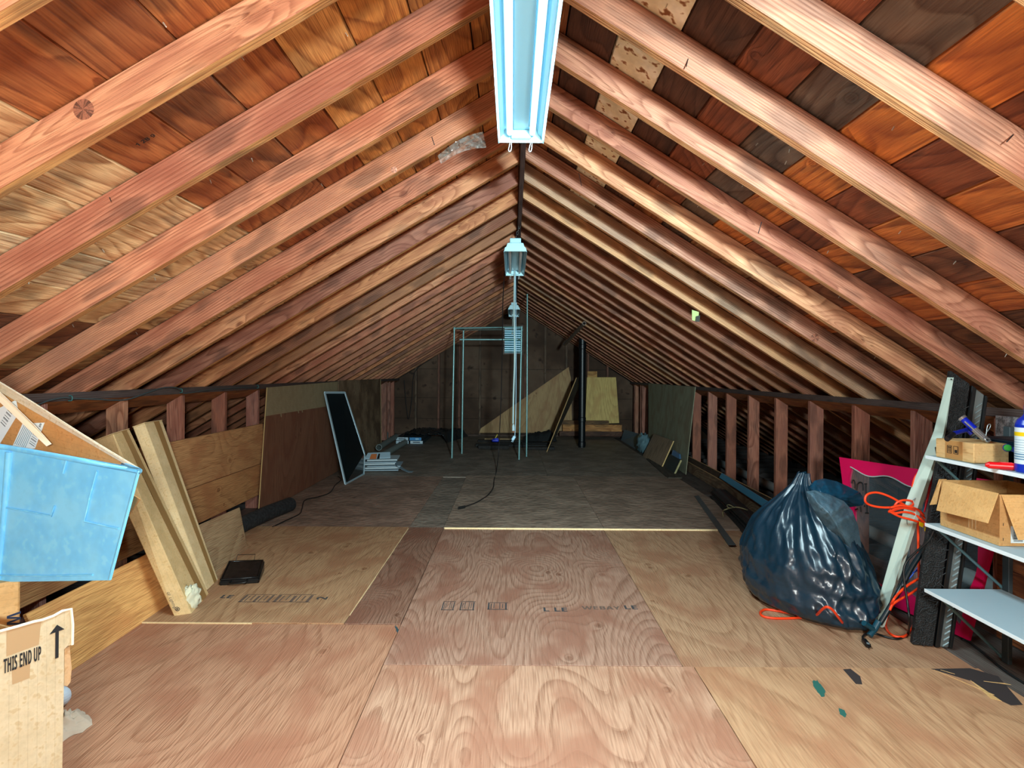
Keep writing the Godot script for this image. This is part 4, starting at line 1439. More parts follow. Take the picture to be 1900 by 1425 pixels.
# ---------------------------------------------------------------- left side, further in
func left_far_things() -> void:
	# dark foam pipe sleeve
	var m := MB.new()
	var p0 := F(459, 992) + Vector3(0, 0.058, 0)
	var p1 := F(545, 948) + Vector3(0.0, 0.058, 0)
	p0.x = -2.03
	p1.x = -1.93
	m.tube(spline([p0, p0.lerp(p1, 0.5) + Vector3(-0.01, 0.004, 0), p1], 6), 0.06, 18)
	var sleeve := put(m, "pipe_sleeve", grained("soot", Color(0.17, 0.18, 0.19), 0.9, 0.8))
	tag(sleeve, "dark grey foam sleeve lying at the foot of the left wall panels", "foam roll")
	# two hardboard sheets leaning on the studs
	var q := [W(479, 951, -2.13), W(626, 884, -2.12), W(627, 708, -2.17), W(495, 719, -2.185)]
	q[0].y = 0.004
	q[1].y = 0.004
	var panel := thing("hardboard_sheet", q[0].lerp(q[1], 0.5), "brown hardboard sheet with a paler band along its top, leaning on the left studs", "board", "sheets leaning on the left wall")
	m = MB.new()
	m.slab(q[0], q[1], q[2], q[3], Vector3(-0.006, 0, 0), 0.0015, 1)
	put(m, "sheet", grained("ply_b", Color(0.56, 0.4, 0.32), 0.6, 0.3), panel)
	m = MB.new()
	var b0: Vector3 = q[3].lerp(q[0], 0.235) + Vector3(0.001, 0, 0)
	var b1: Vector3 = q[2].lerp(q[1], 0.26) + Vector3(0.001, 0, 0)
	m.slab(b0, b1, q[2] + Vector3(0.001, 0, 0), q[3] + Vector3(0.001, 0, 0), Vector3(0.001, 0, 0), 0.0)
	for k in [0.16, 0.37, 0.42]:
		var c := b0.lerp(b1, k)
		m.slab(c, c + (b1 - b0) * 0.012, c + (b1 - b0) * 0.02 + Vector3(0, -0.06, 0), c + (b1 - b0) * 0.008 + Vector3(0, -0.06, 0), Vector3(0.001, 0, 0), 0.0)
	put(m, "paper_band", grained("card", Color(0.64, 0.58, 0.45), 0.85, 0.2), panel)
	m = MB.new()
	m.tube(PackedVector3Array([q[0] + Vector3(0.002, 0, 0), q[3] + Vector3(0.002, 0, 0)]), 0.004, 6)
	put(m, "edge", flat(Color(0.78, 0.68, 0.45), 0.8), panel)
	var r := [W(627, 884, -2.13), W(707, 836, -2.12), W(706, 703, -2.16), W(629, 706, -2.17)]
	r[0].y = 0.004
	r[1].y = 0.004
	panel = thing("hardboard_sheet", r[0].lerp(r[1], 0.5), "second, duller hardboard sheet standing beyond the first on the left", "board", "sheets leaning on the left wall")
	m = MB.new()
	m.slab(r[0], r[1], r[2], r[3], Vector3(-0.006, 0, 0), 0.0015, 1)
	put(m, "sheet", grained("gable", Color(0.56, 0.48, 0.39), 0.7, 0.0), panel)
	m = MB.new()
	m.tube(PackedVector3Array([r[1] + Vector3(0.002, 0, 0), r[2] + Vector3(0.002, 0, 0)]), 0.005, 6)
	put(m, "edge", flat(Color(0.55, 0.48, 0.33), 0.8), panel)
	# window screen standing on a corner, leaning on the sheets
	var sc := []
	for p in [[641, 897, 6.62], [674.5, 875, 7.28], [676, 842, 7.25], [639.5, 728.5, 7.32], [602.5, 728.5, 6.95]]:
		sc.append(P(p[0], p[1], p[2]))
	sc[0].y = 0.004
	sc[1].y = 0.004
	var scr := thing("window_screen", sc[0].lerp(sc[1], 0.5), "dark window screen in a thin pale metal frame, leaning on the left sheets", "screen")
	var mid := Vector3.ZERO
	for p in sc:
		mid += p / 5.0
	m = MB.new()
	for i in 5:
		var a: Vector3 = sc[i]
		var b: Vector3 = sc[(i + 1) % 5]
		var inw := (mid - (a + b) / 2).normalized()
		m.beam(a, b, inw * 0.026, Vector3(0.012, 0.004, -0.004), 0.002)
	put(m, "frame", flat(Color(0.66, 0.76, 0.8), 0.4, 0.2), scr)
	m = MB.new()
	for i in [1, 2, 3]:
		var aa: Vector3 = sc[0]
		m.tri(aa, sc[i], sc[i + 1], Vector3(1, 0, 0.5))
		m.tri(aa - Vector3(0.002, 0, 0), sc[i] - Vector3(0.002, 0, 0), sc[i + 1] - Vector3(0.002, 0, 0), Vector3(-1, 0, -0.5))
	put(m, "mesh", flat(Color(0.05, 0.085, 0.1), 0.2), scr)
	# stack of folded white blinds and a printed sheet on top
	var st := thing("blind_stack", F(712, 874), "loose stack of white folded blinds and papers beside the window screen", "blinds")
	var cw := flat(Color(0.7, 0.76, 0.78), 0.6)
	for k in 6:
		m = MB.new()
		var y0 := 0.012 + 0.024 * k
		var sk := 4.0 * (k % 3) - 3
		var a := P(676 + sk, 876 - k * 5.0, 7.45)
		var b := P(742 - 2 * k + sk, 872 - k * 5.2, 7.5)
		a.y = y0
		b.y = y0 + 0.004 * (k % 2)
		m.slab(a, b, b + Vector3(-0.02, 0.012, -0.3), a + Vector3(-0.05, 0.012, -0.28), Vector3(0, 0.014 + 0.004 * (k % 2), 0), 0.003)
		put(m, "blind", cw if k % 2 else flat(Color(0.56, 0.64, 0.68), 0.6), st)
	m = MB.new()
	var g := PackedVector3Array()
	var c0 := P(739, 862, 7.45)
	for i in 9:
		for j in 5:
			var u := i / 8.0
			g.append(Vector3(lerpf(c0.x - 0.05, c0.x + 0.17, u), 0.004 + 0.085 * (1 - u) * (1 - u) + 0.006 * sin(j * 2.0 + u * 5), c0.z - 0.05 * j * (1 - u * 0.6)))
	m.sheet(g, 8, 4, 0.002)
	put(m, "drooping_end", flat(Color(0.45, 0.53, 0.57), 0.6), st)
	var crd := thing("printed_box", P(698, 855, 7.3), "flattened box with an orange band on top of the white blinds", "box")
	var e0 := P(676, 861, 7.38)
	var e1 := P(724, 853, 7.42)
	e0.y = 0.163
	e1.y = 0.17
	m = MB.new()
	m.slab(e0, e1, e1 + Vector3(-0.02, 0.05, -0.08), e0 + Vector3(0.02, 0.05, -0.08), Vector3(0, 0.02, -0.02), 0.002)
	put(m, "body", flat(Color(0.6, 0.7, 0.75), 0.6), crd)
	m = MB.new()
	for w in [[0.2, 0.46, Color(0.72, 0.42, 0.24)], [0.48, 0.58, Color(0.03, 0.03, 0.03)]]:
		var mm := MB.new()
		var o := Vector3(0, 0.004, 0.004)
		mm.slab(e0.lerp(e1, w[0]) + o, e0.lerp(e1, w[1]) + o, e0.lerp(e1, w[1] - 0.02) + Vector3(0, 0.052, -0.07) + o, e0.lerp(e1, w[0] + 0.02) + Vector3(0, 0.052, -0.07) + o, Vector3(0, 0.001, 0.001), 0.0)
		put(mm, "printed_band", flat(w[2], 0.6), crd)
	# two grey tubes, long
	var tm := flat(Color(0.5, 0.55, 0.54), 0.6)
	for w in [[[703, 826, 8.9], [735, 808, 10.6], "upper of two grey cardboard tubes lying beside the left sheets"], [[708.5, 836, 8.6], [752, 814, 10.3], "lower of two grey cardboard tubes lying beside the left sheets"]]:
		m = MB.new()
		var a := P(w[0][0], w[0][1], w[0][2])
		var b := P(w[1][0], w[1][1], w[1][2])
		a.y = 0.047 if w[0][1] > 830 else 0.125
		b.y = 0.047 if w[0][1] > 830 else 0.11
		var ax := (b - a).normalized()
		var L := a.distance_to(b)
		m.lathe([Vector2(0.038, 0.0), Vector2(0.044, 0.0), Vector2(0.044, L), Vector2(0.038, L), Vector2(0.038, 0.0)], 20, a, ax)
		tag(put(m, "cardboard_tube", tm), w[2], "tube", "grey tubes by the left wall")
	# four flooring cartons, wrapped in dark film behind
	var names := ["upper left", "upper right", "lower left", "lower right"]
	for k in 4:
		var x0: float = [734.5, 759.5, 734.5, 761][k]
		var x1: float = [757.5, 782, 758.5, 784.5][k]
		var d := 10.45
		var lo := P(x0, 829, d)
		var hi := P(x1, 829, d)
		var y0 := 0.0 if k > 1 else 0.057
		var root := thing("flooring_carton", Vector3((lo.x + hi.x) / 2, y0, -d), "%s of four flat flooring cartons stacked at the far left, end showing" % names[k], "carton", "flooring cartons at the far left")
		m = MB.new()
		m.box(Vector3(lo.x, y0 + 0.001, -d - 1.1), Vector3(hi.x, y0 + 0.055, -d), 0.002, 2)
		put(m, "body", flat(Color(0.2, 0.25, 0.28), 0.5), root)
		m = MB.new()
		m.box(Vector3(lo.x + 0.003, y0 + 0.004, -d), Vector3(hi.x - 0.003, y0 + 0.052, -d + 0.002), 0.0)
		put(m, "end_label", flat(Color(0.15, 0.5, 0.72) if k == 1 else Color(0.68, 0.76, 0.8), 0.5), root)
		m = MB.new()
		m.box(Vector3(lerpf(lo.x, hi.x, 0.22 if k != 1 else 0.5), y0 + 0.02, -d + 0.002), Vector3(lerpf(lo.x, hi.x, 0.78), y0 + 0.036, -d + 0.003), 0.0)
		put(m, "printed_line", flat(Color(0.16, 0.22, 0.28) if k != 1 else Color(0.7, 0.85, 0.9), 0.6), root)
	# crumpled dark film over them
	m = MB.new()
	var fn := FastNoiseLite.new()
	fn.seed = 21
	fn.frequency = 2.4
	fn.fractal_type = FastNoiseLite.FRACTAL_RIDGED
	g = PackedVector3Array()
	var l0 := P(734, 829, 10.46).x
	for i in 41:
		for j in 25:
			var u := i / 40.0
			var w := j / 24.0
			var prof2 := minf(1.0, minf(u, 1 - u) * 9.0)
			g.append(Vector3(lerpf(l0 + 0.02, l0 + 0.86, u) + 0.28 * w * u, 0.006 + prof2 * (0.128 + 0.05 * absf(fn.get_noise_2d(u * 2.0, w * 1.6))), -10.62 - 1.15 * w))
	m.sheet(g, 40, 24, 0.002)
	tag(put(m, "plastic_film", flat(Color(0.1, 0.16, 0.19), 0.2)), "crumpled dark plastic film draped over the flooring cartons", "plastic film")
	# thin glass bottle between the studs
	m = MB.new()
	m.lathe([Vector2(0, 0), Vector2(0.032, 0), Vector2(0.034, 0.01), Vector2(0.034, 0.1), Vector2(0.014, 0.14), Vector2(0.013, 0.18), Vector2(0.0, 0.18)], 14, Vector3(-2.24, 0.031, -10.95))
	tag(put(m, "bottle", flat(Color(0.35, 0.45, 0.45), 0.12)), "small clear bottle standing between the far left studs", "bottle")


# ---------------------------------------------------------------- middle and far end
func far_things() -> void:
	var galv := flat(Color(0.5, 0.68, 0.68), 0.35, 0.35)
	# frame of galvanised pipe
	var a0 := F(838.5, 850)
	var b0 := F(857, 842.5)
	var c0 := F(963, 853.5)
	var za := -a0.z
	var zb := -b0.z
	var zc := -c0.z
	var a1 := P(843, 609, za)
	var b1 := P(860, 612, zb)
	var c1 := P(968, 607, zc)
	var d1 := P(969, 611, zb)
	var root := thing("clothes_rack", (a0 + c0) / 2, "bare frame of thin galvanised pipes standing like a clothes rack on the far floor", "rack")
	for q in [[a0, a1], [b0, b1], [c0, c1]]:
		var m := MB.new()
		m.tube(PackedVector3Array([q[0], q[0].lerp(q[1], 0.5), q[1]]), 0.0115, 10)
		put(m, "leg", galv, root)
	for q in [[a1, c1, 0.0115], [b1, d1, 0.0095], [P(853, 630, zb), P(968, 630, zb), 0.0125], [a1, b1, 0.0115], [c1, d1, 0.0115]]:
		var m := MB.new()
		m.tube(PackedVector3Array([q[0], q[1]]), q[2], 10)
		put(m, "rail", galv, root)
	for p in [a1, b1, c1, d1]:
		var m := MB.new()
		m.lathe([Vector2(0, -0.016), Vector2(0.015, -0.014), Vector2(0.017, 0), Vector2(0.015, 0.014), Vector2(0, 0.016)], 12, p)
		put(m, "elbow", galv, root)
	# a taller single length of conduit reaching the rafters
	var e0 := F(977, 848)
	var e1 := P(978.5, 524, -e0.z)
	e1.y = roof_y(e1.x) - 0.004
	var m := MB.new()
	m.tube(PackedVector3Array([e0, e0.lerp(e1, 0.4) + Vector3(0.004, 0, 0), e1]), 0.0105, 10)
	tag(put(m, "conduit", galv), "single tall length of conduit standing upright to the rafters beside the bare rack", "conduit")
	# white flex with a socket, hanging from the middle light
	var z := 6.08
	var cord := thing("power_cord", P(953, 800, z), "white power cord hanging from the middle shop light with a plug at its end", "cord")
	m = MB.new()
	m.tube(spline([P(955, 500, z), P(954, 580, z), P(955, 660, z), P(953, 730, z), P(952, 786, z)], 6), 0.0085, 8)
	put(m, "flex", flat(Color(0.62, 0.72, 0.72), 0.5), cord)
	m = MB.new()
	m.lathe([Vector2(0, 0), Vector2(0.012, 0.004), Vector2(0.013, 0.045), Vector2(0.007, 0.07), Vector2(0, 0.07)], 12, P(952.5, 800, z))
	put(m, "socket", flat(Color(0.66, 0.76, 0.78), 0.45), cord)
	m = MB.new()
	m.lathe([Vector2(0.0, 0), Vector2(0.012, 0.0), Vector2(0.012, 0.012), Vector2(0, 0.012)], 12, P(952.5, 802.3, z))
	put(m, "collar", flat(Color(0.5, 0.3, 0.2), 0.5), cord)
	m = MB.new()
	var pq := P(953, 813, z)
	m.beam(pq + Vector3(-0.012, -0.02, 0), pq + Vector3(0.012, 0.022, 0), Vector3(0.026, -0.012, 0), Vector3(0, 0, 0.026), 0.006)
	m.beam(pq + Vector3(-0.012, -0.02, 0), pq + Vector3(-0.02, -0.036, 0), Vector3(0.004, -0.002, 0), Vector3(0, 0, 0.004), 0.0005)
	m.beam(pq + Vector3(-0.002, -0.024, 0), pq + Vector3(-0.01, -0.04, 0), Vector3(0.004, -0.002, 0), Vector3(0, 0, 0.004), 0.0005)
	m.tube(spline([pq + Vector3(0.012, 0.022, 0), P(957, 770, z), P(957.5, 680, z), P(957, 560, z), P(956.5, 505, z)], 5), 0.0035, 6)
	put(m, "plug", flat(Color(0.6, 0.76, 0.84), 0.45), cord)
	# pull string with a toggle
	var ps := thing("pull_string", P(950.5, 620, 9.3), "thin white pull string with a small toggle hanging from the distant shop light", "pull string")
	m = MB.new()
	m.tube(PackedVector3Array([P(952, 570, 9.4), P(951, 590, 9.35), P(950.5, 618, 9.3)]), 0.004, 6)
	put(m, "string", flat(Color(0.72, 0.76, 0.72), 0.6), ps)
	m = MB.new()
	m.lathe([Vector2(0, 0), Vector2(0.014, 0.006), Vector2(0.016, 0.02), Vector2(0.008, 0.03), Vector2(0, 0.03)], 10, P(950.5, 621, 9.3))
	put(m, "toggle", flat(Color(0.72, 0.78, 0.76), 0.5), ps)
	# thin dark cable from the middle light down to the floor
	var cab := thing("cable", F(880, 930), "thin dark cable hanging left of the middle light and trailing over the floor", "cable")
	m = MB.new()
	m.tube(spline([P(936, 505, 6.2), P(933, 560, 6.6), P(932, 640, 7.1), P(930, 730, 7.5), P(927, 800, 7.75), P(925, 840, 7.85), F(921, 874, 0.014), F(917, 890, 0.017), F(915, 905, 0.018), F(906, 918, 0.018), F(893, 927, 0.018), F(880, 934, 0.018), F(862, 940, 0.018)], 6), 0.0055, 7)
	put(m, "flex", flat(Color(0.13, 0.11, 0.11), 0.6), cab)
	m = MB.new()
	m.beam(F(864, 940, 0.024), F(850, 943, 0.024), Vector3(0, 0.022, 0), Vector3(0, 0, 0.03), 0.006)
	put(m, "plug", flat(Color(0.08, 0.08, 0.08), 0.6), cab)
	# triangular offcut of plywood against the gable
	m = MB.new()
	var zt := 11.72
	var poly := PackedVector2Array()
	for q in [[889, 803], [892, 795], [1055, 681], [1059, 700], [1062, 803]]:
		var p := P(q[0], q[1], zt)
		poly.append(Vector2(p.x, maxf(p.y, 0.012)))
	m.prism(poly, Vector3(0, 0, -zt), Vector3(1, 0, 0), Vector3(0, 1, 0), Vector3(0, 0, -0.014))
	tag(put(m, "plywood_offcut", grained("ply_b", Color(0.68, 0.58, 0.42), 0.7, 0.2)), "large triangular plywood offcut leaning against the gable wall", "plywood")
	m = MB.new()
	var q0 := P(1086, 787, 11.6)
	var q1 := P(1149, 785, 11.6)
	var q2 := P(1143, 700, 11.72)
	var q3 := P(1089, 700, 11.72)
	m.slab(q0, q1, q2, q3, Vector3(0, 0, -0.018), 0.002, 1)
	tag(put(m, "plywood_board", grained("ply_b", Color(0.84, 0.76, 0.48), 0.65, 0.2)), "yellowish square plywood board standing right of the black vent pipe", "plywood")
	m = MB.new()
	m.slab(P(1090, 712, 11.78), P(1108, 712, 11.78), P(1108, 689, 11.78), P(1090, 689, 11.78), Vector3(0, 0, -0.02), 0.002, 0)
	tag(put(m, "wood_block", grained("plank_a", Color(0.8, 0.66, 0.42), 0.7)), "small pale wood block behind the top of the yellowish plywood board", "wood block")
	# low timbers along the gable
	var k := 0
	for q in [[1040, 788, 1130, 781, 11.5, Color(0.48, 0.37, 0.24), "dark flat timber on top of the low pile right of the vent pipe"], [1044, 800.5, 1154, 788.6, 11.45, Color(0.8, 0.6, 0.36), "yellow timber in the middle of the low pile right of the vent pipe"], [1038, 809, 1156, 801, 11.42, Color(0.36, 0.25, 0.19), "brown timber at the bottom of the low pile right of the vent pipe"]]:
		m = MB.new()
		var lo := P(q[0], q[1], q[4])
		var hi := P(q[2], q[3], q[4])
		m.box(Vector3(lo.x, maxf(lo.y, 0.004), -q[4] - 0.09), Vector3(hi.x, hi.y, -q[4]), 0.003, 0, Vector2(0.1 * k, 0.3))
		tag(put(m, "timber", grained("rafter_b", q[5], 0.75)), q[6], "timber", "low pile of timbers at the gable")
		k += 1
	# black vent pipe
	var f := F(1079.5, 830)
	var vent := thing("vent_pipe", f, "black vertical vent pipe rising through the roof near the gable", "pipe")
	var top := roof_y(f.x + 0.06) + 0.08
	m = MB.new()
	m.lathe([Vector2(0.0, 0.0), Vector2(0.056, 0.0), Vector2(0.056, top)], 20, f)
	put(m, "pipe", flat(Color(0.035, 0.06, 0.075), 0.4), vent)
	for y in [0.02, 0.42, 1.62]:
		m = MB.new()
		m.lathe([Vector2(0.056, 0), Vector2(0.064, 0.008), Vector2(0.064, 0.07), Vector2(0.056, 0.08)], 20, f + Vector3(0, y, 0))
		put(m, "collar", flat(Color(0.03, 0.05, 0.065), 0.4), vent)
	# thin sheet seen on edge, leaning on the pipe
	m = MB.new()
	var s0 := F(1014, 839)
	var s1 := P(1069, 701, 9.95)
	var s2 := P(1068, 705, 10.3)
	var s3 := F(1028, 815)
	m.slab(s0, s3, P(1082, 700, 11.0), s1, Vector3(0.011, 0.004, 0), 0.001, 1)
	var sh := put(m, "hardboard_sheet", grained("gable", Color(0.2, 0.19, 0.16), 0.8, 0.0))
	tag(sh, "thin dark sheet seen edge on, leaning against the black vent pipe", "board")
	m = MB.new()
	m.tube(PackedVector3Array([s0 + Vector3(0.004, 0.004, 0.002), s1 + Vector3(0.004, 0, 0.002)]), 0.007, 6)
	put(m, "edge", flat(Color(0.74, 0.6, 0.4), 0.7), sh)
	# stack of dark slats on the floor, with a cloth and a blue tool on them
	k = 0
	for q in [[892, 819, 1012, 10.75, "long dark slat at the back of the low stack on the far floor"], [888, 828, 1020, 10.05, "longest dark slat, near the front of the low stack on the far floor"], [893, 834, 950, 9.75, "short dark slat at the front left of the low stack on the far floor"], [930, 824, 1030, 10.4, "dark slat under the heaped cloth on the far floor"], [985, 838, 1035, 9.7, "short dark slat at the front right of the low stack, by the leaning sheet"]]:
		m = MB.new()
		var lo := P(q[0], 0, q[3])
		var hi := P(q[2], 0, q[3])
		var y := 0.008
		m.box(Vector3(lo.x, y, -q[3] - 0.14), Vector3(hi.x, y + 0.03 + 0.012 * (k % 3), -q[3]), 0.004)
		tag(put(m, "slat", grained("soot", Color(0.1, 0.1, 0.1) if k % 2 else Color(0.14, 0.12, 0.11), 0.8, 0.3)), q[4], "slat", "dark slats on the far floor")
		k += 1
	m = MB.new()
	var pl := P(899, 809.5, 11.2)
	m.box(Vector3(pl.x, 0.002, -11.25), Vector3(P(952, 800, 11.2).x, 0.022, -11.2), 0.002)
	tag(put(m, "batten", grained("card", Color(0.66, 0.55, 0.4), 0.8, 0.1)), "thin pale batten on the floor in front of the triangular offcut", "batten")
	m = MB.new()
	var fn := FastNoiseLite.new()
	fn.seed = 31
	fn.frequency = 3.0
	var g := PackedVector3Array()
	var c := P(1000, 815, 10.7)
	for i in 25:
		for j in 15:
			var u := i / 24.0
			var w := j / 14.0
			var ed := minf(1.0, minf(minf(u, 1 - u), minf(w, 1 - w)) * 6.0)
			g.append(Vector3(lerpf(c.x - 0.28, c.x + 0.3, u), 0.06 + ed * (0.06 + 0.12 * u * (1 - w * 0.4) + 0.09 * fn.get_noise_2d(u * 1.4, w)), -10.45 - 0.5 * w))
	m.sheet(g, 24, 14, 0.003)
	tag(put(m, "cloth", flat(Color(0.045, 0.06, 0.065), 0.85)), "heaped dark cloth on the slat stack left of the leaning sheet", "cloth")
	var tool := thing("staple_tool", P(918, 830, 10.3), "small bright blue hand tool with a yellow tip on the dark slats", "tool")
	m = MB.new()
	var t := P(919, 826, 10.32)
	t.y = 0.085
	m.beam(t + Vector3(-0.06, 0, 0), t + Vector3(0.06, 0, 0), Vector3(0, 0.05, 0), Vector3(0, 0, 0.05), 0.014)
	m.beam(t + Vector3(-0.02, 0.02, 0), t + Vector3(0.05, 0.025, 0), Vector3(0, 0.03, 0), Vector3(0, 0, 0.03), 0.01)
	put(m, "body", flat(Color(0.03, 0.2, 0.85), 0.35), tool)
	m = MB.new()
	m.beam(t + Vector3(0.0, 0.035, 0), t + Vector3(0.035, 0.1, 0), Vector3(0.014, -0.008, 0), Vector3(0, 0, 0.014), 0.003)
	put(m, "tip", flat(Color(0.75, 0.68, 0.1), 0.4), tool)
	# pale pipe end slung under the far right rafters
	m = MB.new()
	m.lathe([Vector2(0.018, 0.0), Vector2(0.024, 0.0), Vector2(0.024, 2.2), Vector2(0.018, 2.2), Vector2(0.018, 0.0)], 14, P(1084, 600, 7.6), (P(1049, 638, 9.7) - P(1084, 600, 7.6)).normalized())
	tag(put(m, "slung_pipe", flat(Color(0.42, 0.36, 0.31), 0.5)), "thin pipe with an open end slung under the right rafters near the gable", "pipe")


# ---------------------------------------------------------------- right side, further in
func right_far_things() -> void:
	var m := MB.new()
	# grey plywood panel leaning on the studs
	var q := [W(1203, 830, 2.16), W(1272, 888, 2.1), W(1290, 718, 2.245), W(1203, 711, 2.25)]
	q[0].y = 0.003
	q[1].y = 0.003
	m.slab(q[0], q[1], q[2], q[3], Vector3(0.008, 0, 0), 0.0015, 1)
	tag(put(m, "plywood_sheet_leaning", grained("ply_b", Color(0.6, 0.64, 0.57), 0.75, 0.2)), "grey-green sheet with faint stripes leaning on the right studs", "board")
	# pale card and a clear bag before it
	m = MB.new()
	m.slab(F(1152, 817), F(1187, 838), P(1190, 806, 10.2), P(1158, 797, 11.2), Vector3(0.004, 0, 0), 0.001)
	tag(put(m, "card_sheet", flat(Color(0.33, 0.42, 0.47), 0.6)), "blue-grey card sheet leaning in the far right corner", "card")
	var fn := FastNoiseLite.new()
	fn.seed = 77
	fn.frequency = 2.2
	var g := PackedVector3Array()
	var c := P(1194, 823, 9.5)
	c.y = 0.15
	for i in 25:
		for j in 15:
			var th := TAU * i / 24.0
			var ph := PI * j / 14.0
			var d := Vector3(cos(th) * sin(ph), cos(ph), sin(th) * sin(ph))
			g.append(c + d * Vector3(0.1, 0.148, 0.16) * (1.0 + 0.4 * fn.get_noise_3d(d.x, d.y, d.z)))
	m = MB.new()
	m.grid(g, 24, 14, c, Vector2.ONE, false, true)
	var film := flat(Color(0.36, 0.47, 0.5), 0.15)
	tag(put(m, "plastic_bag", film), "crumpled clear plastic bag between the blue-grey card and the wood-grained tile", "plastic bag")
	# flooring sample with a wood pattern
	var t := [F(1192, 847), F(1227, 868), P(1249, 818.5, 8.12), P(1213, 804.5, 9.2)]
	var sample := thing("flooring_sample", t[0].lerp(t[1], 0.5), "grey wood-grained flooring sample board propped at the right wall", "board")
	m = MB.new()
	m.slab(t[0], t[1], t[2], t[3], Vector3(0.012, 0, 0), 0.001, 1)
	put(m, "face", grained("rafter_c", Color(0.66, 0.6, 0.52), 0.6, 0.6), sample)
	m = MB.new()
	m.tube(PackedVector3Array([t[1] + Vector3(0.006, 0.004, 0.004), t[2] + Vector3(0.006, 0, 0.004)]), 0.0085, 6)
	put(m, "edge", flat(Color(0.85, 0.72, 0.48), 0.7), sample)
	# two more offcuts beyond it
	m = MB.new()
	m.slab(F(1228, 866), F(1251, 881), P(1263, 854, 7.3), P(1243, 843, 8.0), Vector3(0.012, 0, 0), 0.001, 1)
	var off := put(m, "board_offcut", flat(Color(0.2, 0.23, 0.22), 0.8))
	tag(off, "dark offcut with a pale end propped in front of the wood-grained sample", "board")
	m = MB.new()
	m.tube(PackedVector3Array([F(1252, 881) + Vector3(0, 0.01, 0), P(1263.5, 855, 7.28)]), 0.012, 6)
	put(m, "edge", grained("card", Color(0.78, 0.75, 0.55), 0.8, 0.1), off)
	m = MB.new()
	m.slab(P(1245, 846, 7.95), P(1261, 852, 7.6), P(1260, 843, 7.7), P(1248, 835, 8.0), Vector3(0.03, 0, -0.03), 0.004)
	tag(put(m, "film_roll", flat(Color(0.35, 0.5, 0.65), 0.2)), "scrap of blue clear film behind the dark offcut", "plastic film")
	m = MB.new()
	var b0 := F(1199, 853)
	var b1 := F(1239, 888)
	m.hexa([F(1199, 853), F(1213, 852), F(1199, 853) + Vector3(0, 0.018, 0), F(1213, 852) + Vector3(0, 0.018, 0), F(1239, 889), F(1266, 888.5), F(1239, 889) + Vector3(0, 0.018, 0), F(1266, 888.5) + Vector3(0, 0.018, 0)], 0.001, 2)
	var pad := put(m, "floor_offcut", grained("plank_b", Color(0.32, 0.31, 0.28), 0.8, 0.2))
	tag(pad, "grey offcut lying flat on the floor with a pale sawn end, by the right wall", "board")
	m = MB.new()
	m.slab(F(1239, 889.6, 0.001), F(1266, 889.1, 0.001), F(1266, 889.1, 0.018), F(1239, 889.6, 0.018), Vector3(0, 0, 0.002), 0.0)
	put(m, "sawn_end", flat(Color(0.8, 0.55, 0.38), 0.8), pad)
	# long thin strips standing on edge along the right wall
	var long := [
		[Vector3(2.2, 0.003, -7.9), Vector3(2.12, 0.003, -5.0), 0.1, Color(0.5, 0.44, 0.36), "grey-brown long board on edge along the right wall, in front of its dark twin"],
		[Vector3(2.225, 0.034, -7.95), Vector3(2.16, 0.034, -4.9), 0.13, Color(0.32, 0.27, 0.22), "dark long board with a pale top edge, behind the grey-brown one on the right"],
	]
	for w in long:
		var lean := Vector3(0.035, w[2], 0)
		m = MB.new()
		m.slab(w[0], w[1], w[1] + lean, w[0] + lean, Vector3(0.01, -0.003, 0), 0.0015, 0, Vector2(0.2, 0.5))
		var o := put(m, "long_board", grained("plank_b", w[3], 0.75, 0.3))
		tag(o, w[4], "board", "long boards along the right wall")
		m = MB.new()
		m.tube(PackedVector3Array([w[0] + lean + Vector3(0.005, 0, 0), w[1] + lean + Vector3(0.005, 0, 0)]), 0.005, 6)
		put(m, "edge", flat(Color(0.72, 0.58, 0.4), 0.8), o)
	m = MB.new()
	var r0 := W(1334, 886, 2.17)
	var r1 := W(1430, 950, 2.08)
	m.slab(r0, r1, r1 + Vector3(0.03, 0.055, 0), r0 + Vector3(0.03, 0.05, 0), Vector3(0.02, -0.01, 0), 0.003)
	tag(put(m, "metal_strip", flat(Color(0.3, 0.62, 0.78), 0.25, 0.3)), "shiny blue-white metal strip lying along the foot of the right studs", "metal strip")
	# tied bundle of dark strips
	var bundle := thing("strip_bundle", F(1370, 960), "bundle of dark thin strips tied with twine, lying by the right wall", "bundle")
	for k in 17:
		var u := (k % 6) / 5.0
		var lv := k / 6
		var a := F(1322 + 20 * u, 921 - 2 * u + rng.randf_range(-3, 3), 0.0)
		var b := F(1393 + 32 * u, 1001 - 10 * u + rng.randf_range(-9, 6), 0.0)
		a.y = 0.012 + lv * 0.022
		b.y = 0.012 + lv * 0.024
		a.x += 0.01 * lv
		b.x += 0.015 * lv
		m = MB.new()
		m.beam(a, b, Vector3(0, 0.016, 0), Vector3(0.05, rng.randf_range(-0.01, 0.01), 0), 0.003)
		var tone := [Color(0.16, 0.18, 0.19), Color(0.27, 0.3, 0.31), Color(0.26, 0.18, 0.18), Color(0.13, 0.15, 0.16)][k % 4] as Color
		put(m, "strip", grained("soot", tone, 0.6, 0.2), bundle)
	m = MB.new()
	m.tube(spline([F(1343, 962, 0.003), F(1341, 950, 0.03), F(1345, 946, 0.075), F(1355, 943, 0.085), F(1366, 941, 0.09), F(1380, 944, 0.085), F(1392, 949, 0.05)], 5), 0.005, 7)
	m.tube(spline([F(1362, 942, 0.088), F(1352, 942, 0.1), F(1349, 938, 0.1), F(1354, 937, 0.1), F(1363, 942, 0.09)], 5), 0.004, 7)
	put(m, "twine", flat(Color(0.62, 0.58, 0.42), 0.9), bundle)
	# dark flat strip on the floor
	m = MB.new()
